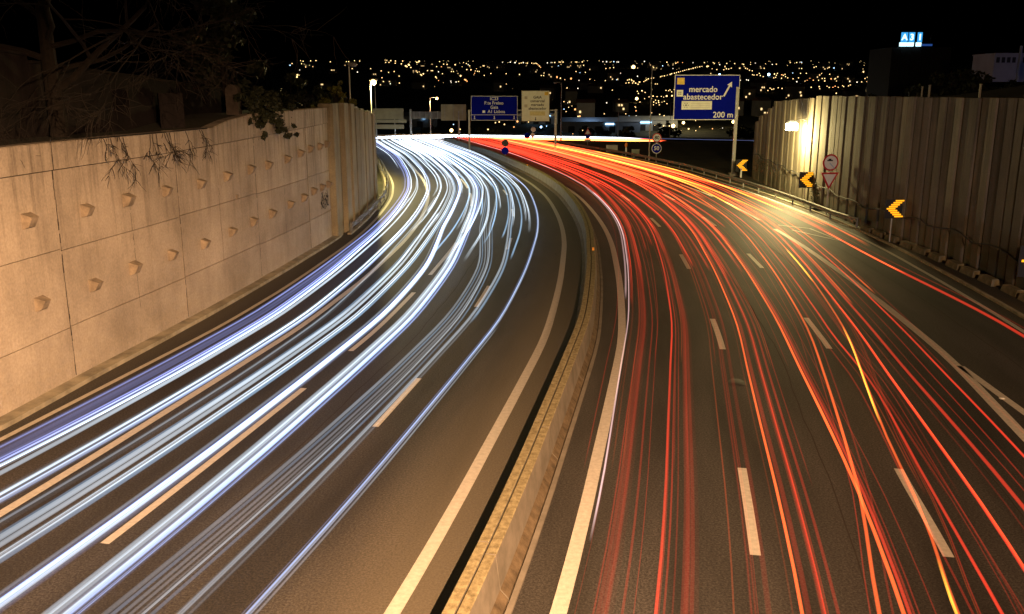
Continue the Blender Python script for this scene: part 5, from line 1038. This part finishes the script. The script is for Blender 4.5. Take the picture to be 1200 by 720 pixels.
# streaks that only begin or end further off
FW = [(-12.3,58,.06,'w'),(-10.2,50,.08,'w'),(-9.45,47,.1,'w'),(-8.05,44,.05,'s'),(-7.85,52,.07,'w'),(-7.0,40,.08,'w'),(-6.75,58,.05,'s'),(-6.3,42,.09,'w'),
      (-5.8,46,.06,'s'),(-5.5,60,.08,'w'),(-4.95,48,.05,'s'),(-4.6,52,.08,'w'),(-4.1,42,.05,'s'),(-3.85,56,.07,'w'),(-3.6,51,.09,'w'),(-3.35,80,.06,'w'),(-11.6,76,.08,'w'),(-10.7,68,.07,'w'),(-9.0,85,.1,'w'),(-8.3,70,.1,'w'),(-5.2,90,.09,'w'),(-6.0,75,.1,'w'),(-2.85,95,.06,'w'),(-2.5,105,.06,'w'),(-7.6,100,.14,'w'),(-9.9,104,.14,'w'),(-12.7,110,.12,'w'),(-13.9,96,.06,'w')]
rr = random.Random(12)
WORDS = ['bright','slim','crisp','soft','strong','fine','clear']
ORD = ['first','second','third','fourth','fifth','sixth','seventh','eighth','ninth','tenth','eleventh','twelfth','thirteenth','fourteenth','fifteenth','sixteenth','seventeenth','eighteenth','nineteenth','twentieth','twenty first','twenty second','twenty third','twenty fourth','twenty fifth','twenty sixth','twenty seventh','twenty eighth','twenty ninth','thirtieth','thirty first','thirty second','thirty third','thirty fourth']
order = sorted(range(len(FW)), key=lambda i: FW[i][0])
for i, (d, a, w_, c) in enumerate(FW):
    n = order.index(i)
    p = [(30,d+.3),(55,d),(78,d+rr.uniform(-.2,.25)),(100,d+rr.uniform(-.25,.3)),(150,d+rr.uniform(-.3,.3)),(300,d)]
    trail('white streak starting partway round the bend, %s from the left edge' % ORD[n], 'light trail', 'white trails seen only on the far part of the bend', p, rr.uniform(.58, .85), [(0,w_,rr.uniform(.6,1.0),c,a,E_)], WP)

RP = [(12,1.3),(30,1.1),(50,1.4),(80,1.9),(120,2.6),(155,2.6),(175,3.5)]
RE = 238
RT_ = [
 ([(10,1.55),(16,1.5),(31,1.35),(59,1.83),(91,1.8),(300,2)], 'thin white pink streak beside the median edge line of the right carriageway', [(0,.022,.9,'p',15,RE),(.1,.07,.55,'r',33,RE),(-.12,.04,.5,'p',34,75),(.02,.06,.55,'p',40,72)]),
 ([(10,1.98),(30,1.87),(59,2.3),(91,3.0),(300,3)], 'broad ladder patterned dull red streak, leftmost wide one', [(0,.2,.1,'r',-6,RE),(.3,.025,.2,'r',-6,60),(.05,.08,.35,'r',36,RE)]),
 ([(10,2.75),(30,2.82),(59,3.55),(91,3.5),(300,3.6)], 'bright narrow red streak between the two broad ladder patterned ones', [(0,.03,.85,'r',-6,RE),(.12,.02,.25,'r',-6,60)]),
 ([(10,3.25),(30,3.28),(59,3.75),(91,4.0),(300,4)], 'broad ladder patterned dull red streak, rightmost wide one', [(0,.17,.12,'r',-6,RE),(0,.1,.6,'r',44,RE)]),
 ([(10,4.2),(30,4.3),(59,5.0),(91,5.3),(300,5.3)], 'faint brownish red pair of lines left of the first dashes', [(0,.08,.09,'r',-6,90),(.22,.05,.09,'r',-6,90),(0,.1,.4,'r',60,RE)]),
 ([(10,4.92),(30,5.0),(59,5.95),(91,6.9),(300,6.5)], 'bright orange red line just right of the first lane dashes', [(0,.03,1.5,'o',-6,RE),(.1,.05,.2,'r',-6,RE),(.05,.1,.4,'r',40,RE)]),
 ([(10,5.25),(30,5.36),(59,6.2),(91,7.3),(300,7)], 'dull red double line, second streak right of the first lane dashes', [(0,.07,.3,'r',-6,RE),(.2,.03,.25,'r',-6,RE),(.1,.1,.5,'r',38,RE)]),
 ([(10,5.9),(13.7,6.06),(18.4,6.55),(31,7.32),(59,8.9),(91,10),(300,9)], 'orange red line crossing another and veering right with distance', [(0,.035,1.2,'o',-6,RE)]),
 ([(10,6.35),(18.4,6.5),(31,6.43),(59,7.35),(91,8.1),(300,8)], 'pair of strong orange lines in the middle lane, crossing the veering one', [(0,.035,1.6,'o',-6,RE),(.09,.03,.6,'r',-6,RE),(.15,.02,.25,'r',-6,50),(0,.1,.5,'r',42,RE)]),
 ([(10,7.1),(14,7.23),(17,7.49),(22,7.75),(31,8.53),(45,9.6),(59,10.4),(91,11.2),(300,10)], 'orange line with vivid yellow flashes passing the second row of dashes', [(0,.03,1.0,'o',-6,RE),(-.02,.025,2.2,'y',13,15.6),(-.02,.025,2.4,'y',22,31),(-.02,.03,2.6,'y',38,46),(0,.04,1.6,'y',60,130)]),
 ([(10,7.85),(18,7.94),(25,8.16),(31,8.0),(59,9.6),(91,10.6),(300,9.6)], 'thin red line right of the second row of dashes', [(0,.028,.75,'r',-6,RE),(.35,.012,.2,'r',-6,60)]),
 ([(10,8.4),(15.5,8.67),(31.4,8.94),(59,10.8),(91,11.6),(300,10.5)], 'strong red line in the outer lane, thickest of the three there', [(0,.035,1.1,'r',-6,RE),(.02,.02,.6,'o',-6,RE),(0,.09,.5,'o',55,RE)]),
 ([(10,9.2),(17.8,9.46),(31.5,9.43),(59,11.2),(91,12.2),(300,11)], 'dull red line in the outer lane beside the strong one', [(0,.04,.6,'r',-6,RE),(.1,.03,.9,'o',34,RE),(0,.12,.4,'r',45,RE)]),
 ([(10,10.2),(20.4,10.37),(31.6,10.44),(59,11.9),(91,12.9),(300,11.5)], 'thin red line running just inside the wide solid line', [(0,.028,.85,'r',-6,RE),(.35,.03,.8,'o',36,RE)]),
 ([(10,14.3),(28,14.1),(33,13.96),(43,13.3),(56,13.2),(75,13.4),(91,14),(120,13.5),(300,12)], 'red line with an orange glint alone in the exit ramp lane', [(0,.05,.6,'r',-6,RE),(0,.03,1.6,'o',40,52),(.05,.04,1.5,'y',60,120)]),
]
rr = random.Random(90)
for p, lb, st in RT_:
    st = st + [(rr.choice([-1,1])*rr.uniform(.12,.55), rr.uniform(.01,.022), rr.uniform(.08,.24), rr.choice('rrro'), rr.choice([-6,-6,18,26]), RE) for _ in range(3 if 'ramp' not in lb else 1)]
    trail(lb, 'light trail', 'red tail light trails on the right carriageway', p, .72, st, RP)
FR = []
rr = random.Random(44)
for k in range(34):
    d = 1.6 + k*.385; FR.append((d, rr.uniform(36, 100), rr.uniform(.04, .12), 'r' if d < 8 else rr.choice('roooy')))
for i, (d, a, w_, c) in enumerate(FR):
    d2 = min(d, 12.8)
    p = [(30,d-.5),(60,d),(90,d2+rr.uniform(-.4,.4)),(120,d2*.97),(160,d2*.92),(300,d2*.9)]
    trail('red streak on the far part of the bend, %s out from the median' % ORD[i], 'light trail', 'red trails seen only on the far part of the bend', p, rr.uniform(.6, 1.0), [(0,w_,rr.uniform(.35,.8)*(1.1 if c != 'r' else .9),c,a,RE)], RP)
